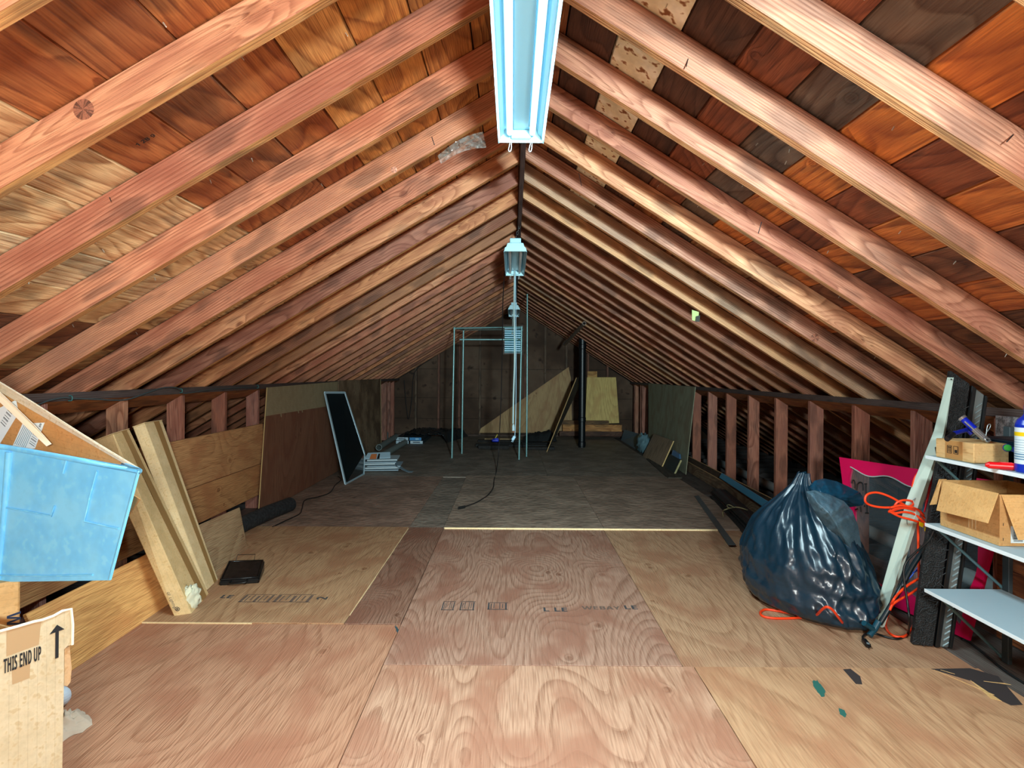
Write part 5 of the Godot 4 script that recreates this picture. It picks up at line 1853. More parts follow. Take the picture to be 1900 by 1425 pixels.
	m.hexa([F(1352, 1012, 0.014), F(1366, 1011.5, 0.014), F(1352, 1012, 0.018), F(1366, 1011.5, 0.018), F(1288, 920, 0.014), F(1296, 919, 0.014), F(1288, 920, 0.018), F(1296, 919, 0.018)], 0.001, 2)
	tag(put(m, "flat_strip", flat(Color(0.3, 0.32, 0.32), 0.6)), "narrow dark flat strip lying diagonally on the floor left of the tied bundle", "strip")
	m = MB.new()
	m.slab(P(1284, 575, 3.9), P(1297, 579, 3.9), P(1295, 597, 3.91), P(1284, 594, 3.91), Vector3(0, 0, -0.0015), 0.0)
	var card := put(m, "tag_card", flat(Color(0.6, 0.68, 0.42), 0.6))
	tag(card, "small pale green tag fixed to a right rafter", "tag")
	m = MB.new()
	m.slab(P(1291, 587, 3.897), P(1299, 585, 3.897), P(1298, 597, 3.9), P(1290, 597, 3.9), Vector3(0, 0, 0.001), 0.0)
	put(m, "stain", flat(Color(0.12, 0.14, 0.1), 0.7), card)


# ---------------------------------------------------------------- right foreground
func right_things() -> void:
	trash_bag()
	pink_frame()
	leaning_lengths()
	shelves()
	cords()


func trash_bag() -> void:
	var film := StandardMaterial3D.new()
	film.albedo_color = Color(0.04, 0.165, 0.23)
	film.roughness = 0.3
	film.metallic_specular = 0.6
	var root := thing("trash_bag", Vector3(1.5, 0, -3.15), "full black-blue plastic rubbish bag slumped on the floor in front of the right studs", "rubbish bag")
	var fn := FastNoiseLite.new()
	fn.seed = 12
	fn.frequency = 1.6
	fn.fractal_octaves = 4
	var rg := FastNoiseLite.new()
	rg.seed = 5
	rg.frequency = 1.5
	rg.fractal_type = FastNoiseLite.FRACTAL_RIDGED
	rg.fractal_octaves = 3
	rg.fractal_gain = 0.35
	var fine := FastNoiseLite.new()
	fine.seed = 91
	fine.frequency = 2.2
	fine.fractal_type = FastNoiseLite.FRACTAL_RIDGED
	fine.fractal_octaves = 2
	# height, centre x, centre depth, half length along the slump, half width across it
	var rows := [
		[0.003, 1.56, 3.19, 0.29, 0.17], [0.03, 1.555, 3.2, 0.335, 0.215], [0.09, 1.55, 3.21, 0.355, 0.245], [0.17, 1.548, 3.22, 0.355, 0.25], [0.26, 1.54, 3.23, 0.335, 0.238], [0.35, 1.535, 3.24, 0.295, 0.213],
		[0.43, 1.53, 3.25, 0.245, 0.18], [0.5, 1.528, 3.25, 0.185, 0.14], [0.555, 1.528, 3.25, 0.125, 0.1], [0.6, 1.53, 3.25, 0.08, 0.065], [0.635, 1.535, 3.25, 0.05, 0.045], [0.67, 1.54, 3.25, 0.036, 0.032], [0.695, 1.545, 3.25, 0.03, 0.026],
	]
	var da := Vector3(0.48, 0, 0.877)
	var db := Vector3(0.877, 0, -0.48)
	var NU := 170
	var NV := 100
	var g := PackedVector3Array()
	for i in NU + 1:
		var th := TAU * (i % NU) / NU
		var cx := cos(th)
		var sx := sin(th)
		for j in NV + 1:
			var f := float(j) / NV * (rows.size() - 1)
			var k := mini(int(f), rows.size() - 2)
			var fr := f - k
			fr = fr * fr * (3.0 - 2.0 * fr) * 0.4 + fr * 0.6
			var r0: Array = rows[k]
			var r1: Array = rows[k + 1]
			var h: float = lerpf(r0[0], r1[0], fr)
			var c := Vector3(lerpf(r0[1], r1[1], fr), h, -lerpf(r0[2], r1[2], fr))
			var ra: float = lerpf(r0[3], r1[3], fr)
			var rb: float = lerpf(r0[4], r1[4], fr)
			var hn := h / 0.7
			# long creases gather towards the neck; sagging folds run round the base
			var tw := hn * 0.5
			var up_fold := rg.get_noise_3d(cx * 1.05 + tw, hn * 0.5, sx * 1.05 - tw)
			var sag := rg.get_noise_3d(cx * 0.4 + 7.0, hn * 3.0 + 0.3 * cx, sx * 0.4)
			var lump := fn.get_noise_3d(cx * 0.7, hn * 1.2, sx * 0.7 + 3.0)
			var disp := 0.05 * lump + 0.05 * up_fold * smoothstep(0.1, 0.6, hn) + 0.04 * sag * (1.0 - smoothstep(0.15, 0.55, hn)) - 0.012
			disp += 0.022 * fine.get_noise_3d(cx * 1.4 + tw, hn * 1.3, sx * 1.4)
			disp += 0.09 * pow(hn, 2.5) * sin(th * 11.0 + 3.0 * lump)
			var s := clampf(1.0 + disp * 2.0, 0.7, 1.1)
			if h < 0.01:
				s = 1.0
			g.append(c + da * cx * ra * s + db * sx * rb * s + Vector3(0, 0.012 * lump * hn, 0))
	var m := MB.new()
	m.grid(g, NU, NV, Vector3.ZERO, Vector2(3, 2), true, true)
	for i in NU:
		m.tri(g[i * (NV + 1)], g[(i + 1) * (NV + 1)], Vector3(1.56, 0.003, -3.19), Vector3.DOWN)
	put(m, "bag", film, root)
	# the twisted mouth: a dark lobe to the right and a dusty lobe hanging over the front
	var dusty := StandardMaterial3D.new()
	dusty.albedo_color = Color(0.32, 0.43, 0.49)
	dusty.albedo_texture = tex["film"][0]
	dusty.roughness = 0.38
	var mouth := film.duplicate()
	mouth.albedo_color = Color(0.06, 0.26, 0.36)
	for spec in [
		[[[1500, 905], [1512, 892], [1530, 888], [1552, 893], [1575, 903], [1596, 914], [1606, 930], [1600, 938], [1585, 940], [1560, 944], [1538, 940], [1515, 928]], [1525, 915], 3.16, mouth, "loose_mouth"],
		[[[1497, 912], [1512, 910], [1540, 918], [1566, 930], [1582, 948], [1592, 975], [1597, 1005], [1600, 1040], [1603, 1055], [1592, 1046], [1572, 1022], [1548, 996], [1528, 972], [1512, 950], [1502, 930]], [1540, 955], 3.0, dusty, "hanging_flap"],
	]:
		var out: Array = spec[0]
		var c: Array = spec[1]
		var pts := PackedVector3Array()
		var nu := out.size() * 4
		var nv := 16
		for i in nu + 1:
			var f := float(i) / 4.0
			var k := int(f) % out.size()
			var k2 := (k + 1) % out.size()
			var ex := lerpf(out[k][0], out[k2][0], f - int(f))
			var ey := lerpf(out[k][1], out[k2][1], f - int(f))
			for j in nv + 1:
				var t := 1.0 - float(j) / nv
				var x := lerpf(c[0], ex, t)
				var y := lerpf(c[1], ey, t)
				var bul := (1.0 - t * t) * 0.075
				var cr := 0.03 * absf(rg.get_noise_2d(x * 0.012, y * 0.012)) + 0.012 * fn.get_noise_2d(x * 0.05, y * 0.05)
				pts.append(P(x, y, spec[2] + 0.06 * t - bul - cr * (0.4 + t * 0.6)))
		m = MB.new()
		m.grid(pts, nu, nv, Vector3.ZERO, Vector2(2, 1), false, true)
		var back := PackedVector3Array()
		for p in pts:
			back.append(p + Vector3(0.0, 0, -0.004) + (p - Vector3(0, EYE, 0)).normalized() * 0.002)
		m.grid(back, nu, nv, Vector3.ZERO, Vector2(2, 1), true, true)
		put(m, spec[4], spec[3], root)


func pink_frame() -> void:
	var root := thing("picture_frame", Vector3(2.0, 0, -3.2), "bright pink wavy-edged frame with a glass pane, leaning behind the rubbish bag", "frame")
	var pink := flat(Color(0.86, 0.0, 0.33), 0.5)
	var tl := P(1557, 848, 3.8)
	var tr := P(1872, 896, 2.86)
	var br := P(1795, 1195, 2.8)
	var bl := P(1588, 1092, 3.46)
	br.y = 0.01
	bl.y = 0.01
	var bi := func(u: float, v: float) -> Vector3:
		return (tl.lerp(tr, u) as Vector3).lerp(bl.lerp(br, u), v)
	var nn := (tr - tl).cross(bl - tl).normalized()
	if nn.x > 0:
		nn = -nn
	# inner wavy outline as offsets from each side
	var top := []
	var bot := []
	var N := 48
	var wave := func(u: float) -> float:
		var a := absf(u - 0.5) * 2.0
		return 0.062 + 0.05 * (1.0 - pow(a, 2.0)) + 0.022 * cos(a * 10.5) * (1.0 - a * 0.3)
	for part in ["top_rail", "bottom_rail"]:
		var m := MB.new()
		for i in N:
			var u0 := float(i) / N
			var u1 := float(i + 1) / N
			var w0: float = wave.call(u0)
			var w1: float = wave.call(u1)
			var v := [0.0, w0, w1] if part == "top_rail" else [1.0, 1.0 - w0, 1.0 - w1]
			var a: Vector3 = bi.call(u0, v[0])
			var b: Vector3 = bi.call(u1, v[0])
			var c: Vector3 = bi.call(u1, v[2])
			var d: Vector3 = bi.call(u0, v[1])
			m.slab(a, b, c, d, -nn * 0.022, 0.0)
		put(m, part, pink, root)
	for s in 2:
		var m := MB.new()
		for i in N:
			var v0 := lerpf(0.05, 0.95, float(i) / N)
			var v1 := lerpf(0.05, 0.95, float(i + 1) / N)
			var w0: float = 0.062 + 0.05 * pow(absf(v0 - 0.5) * 2.0, 6.0) + 0.012 * cos(v0 * 16)
			var w1: float = 0.062 + 0.05 * pow(absf(v1 - 0.5) * 2.0, 6.0) + 0.012 * cos(v1 * 16)
			var e := 0.0 if s == 0 else 1.0
			var sg := 1.0 if s == 0 else -1.0
			m.slab(bi.call(e, v0), bi.call(e + sg * w0, v0), bi.call(e + sg * w1, v1), bi.call(e, v1), -nn * 0.022, 0.0)
		put(m, "stile", pink, root)
	# pale cut inner edge
	var m := MB.new()
	var ed := PackedVector3Array()
	for i in N + 1:
		var u := lerpf(0.08, 0.92, float(i) / N)
		ed.append(bi.call(u, wave.call(u) + 0.004))
	m.tube(ed, 0.004, 6)
	put(m, "bevelled_edge", flat(Color(0.72, 0.76, 0.76), 0.3), root)
	var pane := StandardMaterial3D.new()
	pane.albedo_color = Color(0.7, 0.8, 0.85, 0.05)
	pane.transparency = BaseMaterial3D.TRANSPARENCY_ALPHA
	pane.metallic_specular = 0.25
	pane.roughness = 0.02
	m = MB.new()
	var o := -nn * 0.011
	m.slab(bi.call(0.05, 0.05) + o, bi.call(0.95, 0.05) + o, bi.call(0.95, 0.95) + o, bi.call(0.05, 0.95) + o, -nn * 0.003, 0.0)
	put(m, "glass_pane", pane, root)
	# dark ornamental script on the glass
	var ink := flat(Color(0.03, 0.03, 0.035), 0.6)
	m = MB.new()
	var ly := func(x: float, y: float) -> Vector3:
		return ray_to(x, y, tl, nn) + nn * 0.002
	for s in [
		[[1581, 897], [1583, 891], [1586, 893], [1587, 900], [1586, 906]], [[1590, 910], [1591, 900], [1596, 895], [1601, 898], [1602, 910]], [[1605, 898], [1609, 898]], [[1607, 898], [1607, 918]],
		[[1587, 946], [1592, 944]], [[1598, 950], [1597, 940]], [[1604, 940], [1605, 938]], [[1609, 935], [1609, 951]], [[1606, 952], [1612, 952]],
	]:
		var pts := []
		for p in s:
			pts.append(ly.call(p[0], p[1]))
		m.tube(spline(pts, 4), 0.0035, 6)
	put(m, "script_ornament", ink, root)


func leaning_lengths() -> void:
	# white vinyl trim, folded along its length
	var white := flat(Color(0.74, 0.82, 0.78), 0.4)
	var b0 := F(1618, 1150)
	var b1 := F(1640, 1166)
	b0 = P(1618, 1150, 3.0)
	b1 = P(1641, 1166, 2.95)
	b0.y = 0.004
	b1.y = 0.004
	var t0 := P(1758, 700, 2.71)
	var t1 := P(1769, 701, 2.69)
	var m0 := P(1683, 925, 2.87)
	var m1 := P(1716, 925, 2.83)
	var u0 := P(1733, 800, 2.79)
	var u1 := P(1754, 805, 2.75)
	var root := thing("trim_strip", (b0 + b1) / 2, "long white angle trim leaning from the floor to a right rafter", "trim strip")
	var m := MB.new()
	var L := [b0, m0, u0, t0]
	var R := [b1, m1, u1, t1]
	for i in 3:
		var ml: Vector3 = (L[i] as Vector3).lerp(R[i], 0.62) + Vector3(-0.004, 0, 0.022)
		var mr: Vector3 = (L[i + 1] as Vector3).lerp(R[i + 1], 0.62) + Vector3(-0.004, 0, 0.022)
		if i == 0:
			ml.y = 0.004
		m.slab(L[i], ml, mr, L[i + 1], Vector3(0.001, 0, -0.003), 0.0)
		m.slab(ml, R[i], R[i + 1], mr, Vector3(0.001, 0, -0.003), 0.0)
	put(m, "angle", white, root)
	m = MB.new()
	m.lathe([Vector2(0, 0), Vector2(0.004, 0.0), Vector2(0.003, 0.003), Vector2(0, 0.003)], 8, P(1637, 1147, 2.93), Vector3(0, 0.1, 1).normalized())
	m.lathe([Vector2(0, 0), Vector2(0.004, 0.0), Vector2(0.003, 0.003), Vector2(0, 0.003)], 8, P(1765, 704, 2.68), Vector3(0, 0.1, 1).normalized())
	put(m, "screw", flat(Color(0.4, 0.42, 0.42), 0.4, 0.7), root)
	# black coated column with a ribbed silver strip
	var col := thing("bracket_column", P(1722, 1205, 2.74) * Vector3(1, 0, 1), "black rough-coated column with a ribbed silver strip, leaning on a right rafter", "column")
	var lo := P(1693, 1200, 2.76)
	var hi := P(1764, 690, 2.76)
	lo.y = 0.004
	hi.y = roof_y(hi.x) - 0.02
	var ax := (hi - lo).normalized()
	var rt := Vector3(0.97, 0, 0.24).normalized()
	rt = (rt - ax * rt.dot(ax)).normalized()
	var bk := ax.cross(rt).normalized()
	if bk.z > 0:
		bk = -bk
	var prof := [[0.0, 0.084, 0.035, "rough_face", grained("soot", Color(0.11, 0.12, 0.13), 0.75, 1.6), 0.0], [0.088, 0.108, 0.03, "channel", flat(Color(0.03, 0.045, 0.055), 0.3), 0.008], [0.108, 0.146, 0.012, "silver_strip", flat(Color(0.44, 0.47, 0.47), 0.35, 0.5), -0.006], [0.146, 0.158, 0.03, "channel", flat(Color(0.03, 0.045, 0.055), 0.3), 0.004]]
	for q in prof:
		m = MB.new()
		var a: Vector3 = lo + rt * q[0] - bk * q[5]
		var b: Vector3 = lo + rt * q[1] - bk * q[5]
		var len := (hi - lo).length()
		var la: float = len - q[0] * 0.62
		var lb: float = len - q[1] * 0.62
		var a2: Vector3 = a + ax * la
		var b2: Vector3 = b + ax * lb
		a.y = 0.004
		b.y = 0.004
		m.slab(a, b, b2, a2, bk * q[2], 0.004, 1)
		put(m, q[3], q[4], col)
	m = MB.new()
	for k in 44:
		var h := 0.02 + 0.0262 * k
		if h > (hi - lo).length() - 0.13:
			break
		var p := lo + rt * 0.118 + ax * h + bk * 0.004
		m.beam(p, p + rt * 0.022 + ax * 0.022, ax * 0.006, bk * -0.006, 0.0015)
	put(m, "rib", flat(Color(0.62, 0.7, 0.72), 0.3, 0.6), col)
	# fibrous flakes on the rough face
	m = MB.new()
	for k in 130:
		var p := lo + rt * rng.randf_range(0.006, 0.078) + ax * rng.randf_range(0.02, 1.1) - bk * 0.001
		var d := (rt * rng.randf_range(-1, 1) + ax * rng.randf_range(-1, 1)).normalized()
		m.tube(spline([p, p + d * 0.012 - bk * 0.005, p + d * 0.024 + rt * 0.006], 2), 0.0022, 4)
	var fl := put(m, "fibres", flat(Color(0.16, 0.17, 0.18), 0.7), col)
	fl.set_meta("kind", "stuff")


func shelves() -> void:
	var steel := flat(Color(0.68, 0.77, 0.81), 0.45, 0.0)
	var lip := flat(Color(0.86, 0.91, 0.93), 0.45)
	var zf := 2.62
	var xl := 1.763
	var xr := 2.09
	var heights := [0.305, 0.585, 0.873]
	var root := thing("shelf_unit", Vector3((xl + xr) / 2, 0, -2.0), "grey steel shelf unit with three shelves at the right edge", "shelf unit")
	var zn := 1.5
	for h in heights:
		var m := MB.new()
		m.box(Vector3(xl, h - 0.012, -zf), Vector3(xr, h, -zn), 0.002)
		put(m, "shelf", steel, root)
		m = MB.new()
		m.box(Vector3(xl - 0.002, h - 0.013, -zf + 0.001), Vector3(xl, h + 0.0015, -zn), 0.0008)
		put(m, "shelf_edge", lip, root)
	for z in [zf - 0.02, zn + 0.02]:
		var m := MB.new()
		m.box(Vector3(xr + 0.001, 0.0, -z - 0.018), Vector3(xr + 0.02, 1.0, -z + 0.018), 0.002)
		put(m, "post", flat(Color(0.25, 0.3, 0.32), 0.5, 0.3), root)
	for k in 3:
		var h: float = heights[k]
		var low: float = [0.0, heights[0] - 0.01, heights[1] - 0.01][k]
		var m := MB.new()
		var p0 := Vector3(xl + 0.05, h - 0.02, -zf - 0.004)
		var p1 := Vector3(xr + 0.012, low + 0.012, -zf - 0.004)
		m.tube(PackedVector3Array([p0, p1]), 0.0062, 8)
		m.tube(spline([p1 + Vector3(-0.01, 0.01, 0), p1, p1 + Vector3(0.012, -0.004, 0.004), p1 + Vector3(0.012, -0.012, 0.02)], 3), 0.009, 8)
		put(m, "brace", flat(Color(0.36, 0.5, 0.53), 0.4, 0.3), root)
	# ---- carton with open flaps on the middle shelf
	var kr := grained("card", Color(0.78, 0.6, 0.38), 0.8, 0.3)
	var kr2 := grained("card", Color(0.85, 0.66, 0.42), 0.8, 0.3)
	var h1: float = heights[1] + 0.001
	var x0 := 1.8
	var x1 := 2.08
	var z0 := 2.58
	var z1 := 2.265
	var hb := 0.19
	var box := thing("open_carton", Vector3(1.93, h1, -2.42), "brown carton with hanging flaps and a barcode on the middle shelf", "carton")
	var m := MB.new()
	m.box(Vector3(x0, h1, -z0), Vector3(x0 + 0.004, h1 + hb, -z1), 0.001, 2)
	m.box(Vector3(x0 + 0.004, h1, -z1 - 0.004), Vector3(x1, h1 + hb, -z1), 0.001)
	m.box(Vector3(x0 + 0.004, h1, -z0), Vector3(x1, h1 + hb, -z0 + 0.004), 0.001)
	m.box(Vector3(x1 - 0.004, h1, -z0 + 0.004), Vector3(x1, h1 + hb, -z1 - 0.004), 0.001, 2)
	m.box(Vector3(x0 + 0.004, h1, -z0 + 0.004), Vector3(x1 - 0.004, h1 + 0.004, -z1 - 0.004), 0.0)
	put(m, "body", kr, box)
	m = MB.new()
	var ft := h1 + hb
	m.slab(Vector3(x0, ft, -z0 + 0.02), Vector3(x0, ft + 0.004, -z1 - 0.004), P(1834, 971, 2.23), P(1738, 947, 2.53), Vector3(-0.003, 0.0, 0.001), 0.0008, 1)
	put(m, "flap", kr2, box)
	m = MB.new()
	m.slab(Vector3(x0 + 0.004, ft, -z0 - 0.002), Vector3(x0 + 0.004, ft, -z0 + 0.002), P(1738, 936, 2.56), P(1726, 937, 2.6), Vector3(-0.002, 0, -0.002), 0.0008)
	m.slab(Vector3(x0 - 0.002, ft + 0.002, -z0 - 0.004), Vector3(x0 + 0.03, ft + 0.002, -z0 - 0.004), P(1738, 936, 2.62), P(1726, 937, 2.63), Vector3(0, 0, -0.003), 0.0008)
	put(m, "flap", kr2, box)
	m = MB.new()
	m.slab(Vector3(x0 + 0.004, ft, -z1), Vector3(x1, ft, -z1), Vector3(x1 + 0.005, ft - 0.14, -z1 + 0.05), Vector3(x0 + 0.03, ft - 0.155, -z1 + 0.045), Vector3(0, 0.0, 0.003), 0.0008)
	put(m, "flap", kr2, box)
	m = MB.new()
	var l0 := Vector3(x0 + 0.04, h1 + 0.012, -z1 + 0.0008)
	m.box(l0, l0 + Vector3(0.052, 0.062, 0.0006), 0.0)
	put(m, "label_sticker", flat(Color(0.86, 0.9, 0.9), 0.5), box)
	m = MB.new()
	for k in 14:
		m.box(l0 + Vector3(0.01, 0.006 + 0.0036 * k, 0.0006), l0 + Vector3(0.044, 0.006 + 0.0036 * k + [0.0022, 0.0012, 0.0018][k % 3], 0.0009), 0.0)
	m.box(Vector3(x0 + 0.012, h1 + 0.075, -z1), Vector3(x0 + 0.014, h1 + 0.085, -z1 + 0.0006), 0.0)
	m.box(Vector3(x0 + 0.012, h1 + 0.02, -z1), Vector3(x0 + 0.014, h1 + 0.03, -z1 + 0.0006), 0.0)
	put(m, "bar_code", flat(Color(0.08, 0.11, 0.14), 0.7), box)
	m = MB.new()
	for k in 3:
		m.box(Vector3(x0 - 0.0006, h1 + 0.03 + 0.001 * k, -2.42 + 0.018 * k), Vector3(x0, h1 + 0.092, -2.417 + 0.018 * k), 0.0)
	put(m, "staple_mark", flat(Color(0.82, 0.72, 0.55), 0.5), box)
	# ---- flat carton on the top shelf
	var h2: float = heights[2] + 0.001
	var sc := thing("carton", Vector3(1.84, h2, -2.48), "small flat carton with handling symbols on the top shelf", "carton")
	m = MB.new()
	m.hexa([Vector3(1.785, h2, -2.375), Vector3(1.91, h2, -2.36), Vector3(1.785, h2 + 0.078, -2.375), Vector3(1.91, h2 + 0.078, -2.36), Vector3(1.775, h2, -2.575), Vector3(1.93, h2, -2.575), Vector3(1.775, h2 + 0.078, -2.575), Vector3(1.93, h2 + 0.078, -2.575)], 0.003, 0)
	put(m, "body", grained("card", Color(0.8, 0.65, 0.44), 0.8, 0.3), sc)
	m = MB.new()
	m.slab(Vector3(1.7775, h2 + 0.004, -2.52), Vector3(1.782, h2 + 0.004, -2.43), Vector3(1.782, h2 + 0.077, -2.43), Vector3(1.7775, h2 + 0.077, -2.52), Vector3(-0.0008, 0, 0), 0.0)
	put(m, "tape", flat(Color(0.68, 0.5, 0.3), 0.35), sc)
	m = MB.new()
	var ink := flat(Color(0.08, 0.06, 0.05), 0.8)
	for k in 2:
		var za := -2.508 + 0.034 * k
		var xa := 1.7765 + 0.0018 * k
		for e in [[0, 0, 1, 0], [1, 0, 1, 1], [1, 1, 0, 1], [0, 1, 0, 0]]:
			m.beam(Vector3(xa, h2 + 0.026 + 0.03 * e[1], za + 0.024 * e[0]), Vector3(xa, h2 + 0.026 + 0.03 * e[3], za + 0.024 * e[2]), Vector3(0.001, 0, 0), Vector3(0, 0.0014, 0.0014), 0.0)
		if k == 0:
			for a in [0.007, 0.016]:
				m.beam(Vector3(xa, h2 + 0.03, za + a), Vector3(xa, h2 + 0.052, za + a), Vector3(0.001, 0, 0), Vector3(0, 0, 0.002), 0.0)
				m.beam(Vector3(xa, h2 + 0.048, za + a), Vector3(xa, h2 + 0.052, za + a), Vector3(0.001, 0, 0), Vector3(0, 0, 0.006), 0.0)
		else:
			m.beam(Vector3(xa, h2 + 0.03, za + 0.012), Vector3(xa, h2 + 0.042, za + 0.012), Vector3(0.001, 0, 0), Vector3(0, 0, 0.012), 0.0)
	put(m, "printed_symbols", ink, sc)
	# ---- blue and chrome clamp lying on the flat carton
	var yb := h2 + 0.079
	var cl := thing("clamp", Vector3(1.85, yb, -2.47), "blue and chrome hand clamp lying on the flat carton", "tool")
	m = MB.new()
	var q0 := P(1788, 778, 2.46)
	var q1 := P(1829, 806, 2.4)
	q1.y = yb + 0.012
	m.tube(PackedVector3Array([q0.lerp(q1, 0.0), q0.lerp(q1, 0.5)]), 0.013, 12)
	put(m, "barrel", flat(Color(0.03, 0.12, 0.62), 0.25), cl)
	m = MB.new()
	m.tube(PackedVector3Array([q0.lerp(q1, 0.48), q0.lerp(q1, 1.0)]), 0.0125, 12)
	m.lathe([Vector2(0.0, 0.0), Vector2(0.016, 0.0), Vector2(0.016, 0.01), Vector2(0, 0.01)], 14, q0, (q0 - q1).normalized())
	m.tube(PackedVector3Array([q0 + Vector3(-0.004, -0.008, 0.012), q1 + Vector3(-0.01, -0.002, 0.013)]), 0.004, 8)
	m.tube(spline([q1 + Vector3(0.004, 0.004, 0.012), q1 + Vector3(-0.02, 0.008, 0.02), q1 + Vector3(-0.012, -0.006, 0.022), q1 + Vector3(0.006, -0.002, 0.014)], 4), 0.004, 8)
	put(m, "jaw", flat(Color(0.75, 0.78, 0.8), 0.18, 0.85), cl)
	m = MB.new()
	m.tube(spline([q1 + Vector3(0.0, 0.008, 0), P(1832, 791, 2.4), P(1837, 787, 2.4), P(1837, 793, 2.4), P(1830, 803, 2.4)], 4), 0.0018, 6)
	put(m, "wire_loop", flat(Color(0.6, 0.65, 0.66), 0.3, 0.7), cl)
	m = MB.new()
	var hd0 := P(1795, 797, 2.46)
	m.tube(spline([hd0, P(1785, 800, 2.44), P(1770, 804, 2.43)], 4), 0.0085, 10)
	m.tube(spline([hd0 + Vector3(0.002, -0.004, 0), P(1803, 806, 2.45)], 4), 0.008, 10)
	put(m, "handle", flat(Color(0.02, 0.1, 0.5), 0.3), cl)
	m = MB.new()
	m.tube(spline([P(1769, 805, 2.43), P(1762, 811, 2.42), P(1757, 815, 2.41)], 4), 0.01, 10)
	put(m, "grip", flat(Color(0.015, 0.03, 0.06), 0.5), cl)
	# ---- red handled knife, dark blue crate, knob and bottle
	var kn := thing("utility_knife", Vector3(1.83, h2, -2.26), "red ribbed knife handle lying at the front of the top shelf", "knife")
	var red := flat(Color(0.82, 0.05, 0.09), 0.35)
	var k0 := P(1835, 857, 2.24)
	var k1 := P(1888, 860, 2.2)
	k0.y = h2 + 0.0145
	k1.y = h2 + 0.0145
	m = MB.new()
	m.tube(spline([k0, k0.lerp(k1, 0.1), k0.lerp(k1, 0.6), k1], 5), 0.0125, 14)
	m.lathe([Vector2(0, 0.012), Vector2(0.006, 0.011), Vector2(0.0125, 0.0)], 14, k0, (k0 - k1).normalized())
	put(m, "handle", red, kn)
	m = MB.new()
	for i in 6:
		var p := k0.lerp(k1, 0.42 + 0.075 * i)
		var ring := PackedVector3Array()
		for a in 13:
			ring.append(p + Vector3(0.004 * sin(TAU * a / 12), 0.0128 * cos(TAU * a / 12), 0.0128 * sin(TAU * a / 12)))
		m.tube(ring, 0.0014, 5, -1.0, false)
	put(m, "rib", flat(Color(0.9, 0.2, 0.24), 0.35), kn)
	var cr := thing("mesh_crate", Vector3(1.98, h2, -2.42), "dark blue ribbed container behind the flat carton on the top shelf", "container")
	m = MB.new()
	m.box(Vector3(1.945, h2, -2.56), Vector3(2.08, h2 + 0.09, -2.33), 0.006)
	put(m, "body", flat(Color(0.02, 0.07, 0.12), 0.4), cr)
	m = MB.new()
	for i in 13:
		var y := h2 + 0.006 + 0.0064 * i
		m.beam(Vector3(1.9435, y, -2.565), Vector3(1.9435, y, -2.33), Vector3(0, 0.0022, 0), Vector3(0.003, 0, 0), 0.0)
		m.beam(Vector3(1.9435, y, -2.3285), Vector3(2.08, y, -2.3285), Vector3(0, 0.0022, 0), Vector3(0, 0, 0.003), 0.0)
	put(m, "ribs", flat(Color(0.06, 0.2, 0.27), 0.35), cr)
	var kb := thing("spray_knob", Vector3(1.92, h2, -2.28), "round green cap on a blue stem beside the bottle on the top shelf", "cap")
	m = MB.new()
	var kc := P(1870, 831, 2.3)
	m.lathe([Vector2(0, 0.012), Vector2(0.009, 0.011), Vector2(0.0125, 0.004), Vector2(0.0125, -0.004), Vector2(0, -0.005)], 16, kc, Vector3(-0.5, 0.1, 0.85).normalized())
	put(m, "cap", flat(Color(0.2, 0.68, 0.25), 0.35), kb)
	m = MB.new()
	m.lathe([Vector2(0, -0.004), Vector2(0.0145, -0.005), Vector2(0.0145, -0.014), Vector2(0, -0.015)], 16, kc, Vector3(-0.5, 0.1, 0.85).normalized())
	m.tube(spline([kc + Vector3(0.01, -0.002, -0.012), P(1884, 836, 2.29), Vector3(1.96, h2 + 0.008, -2.28)], 4), 0.009, 10)
	put(m, "stem", flat(Color(0.03, 0.18, 0.55), 0.35), kb)
	var bt := thing("bottle", Vector3(1.87, h2, -2.15), "white bottle with blue shoulder and base and a yellow-banded label, cut by the right edge", "bottle")
	var bc := P(1909, 860, 2.17)
	bc.y = h2
	m = MB.new()
	m.lathe([Vector2(0, 0), Vector2(0.037, 0), Vector2(0.04, 0.006), Vector2(0.04, 0.03)], 28, bc)
	put(m, "base", flat(Color(0.02, 0.16, 0.62), 0.3), bt)
	m = MB.new()
	m.lathe([Vector2(0.04, 0.158), Vector2(0.04, 0.168), Vector2(0.034, 0.184), Vector2(0.02, 0.198), Vector2(0.015, 0.205), Vector2(0.015, 0.235), Vector2(0, 0.235)], 28, bc)
	put(m, "shoulder", flat(Color(0.02, 0.16, 0.62), 0.3), bt)
	m = MB.new()
	m.lathe([Vector2(0.0405, 0.03), Vector2(0.0405, 0.158)], 28, bc)
	put(m, "label", flat(Color(0.78, 0.84, 0.86), 0.35), bt)
	m = MB.new()
	m.lathe([Vector2(0.0408, 0.128), Vector2(0.0408, 0.142)], 28, bc)
	put(m, "label_band", flat(Color(0.85, 0.72, 0.06), 0.35), bt)
	m = MB.new()
	for i in 9:
		var y := 0.045 + 0.0086 * i
		if i < 3:
			m.lathe([Vector2(0.0408, y), Vector2(0.0408, y + 0.0045)], 28, bc)
		else:
			m.lathe([Vector2(0.0408, y), Vector2(0.0408, y + 0.0014)], 28, bc)
	put(m, "printed_lines", flat(Color(0.35, 0.5, 0.62), 0.5), bt)


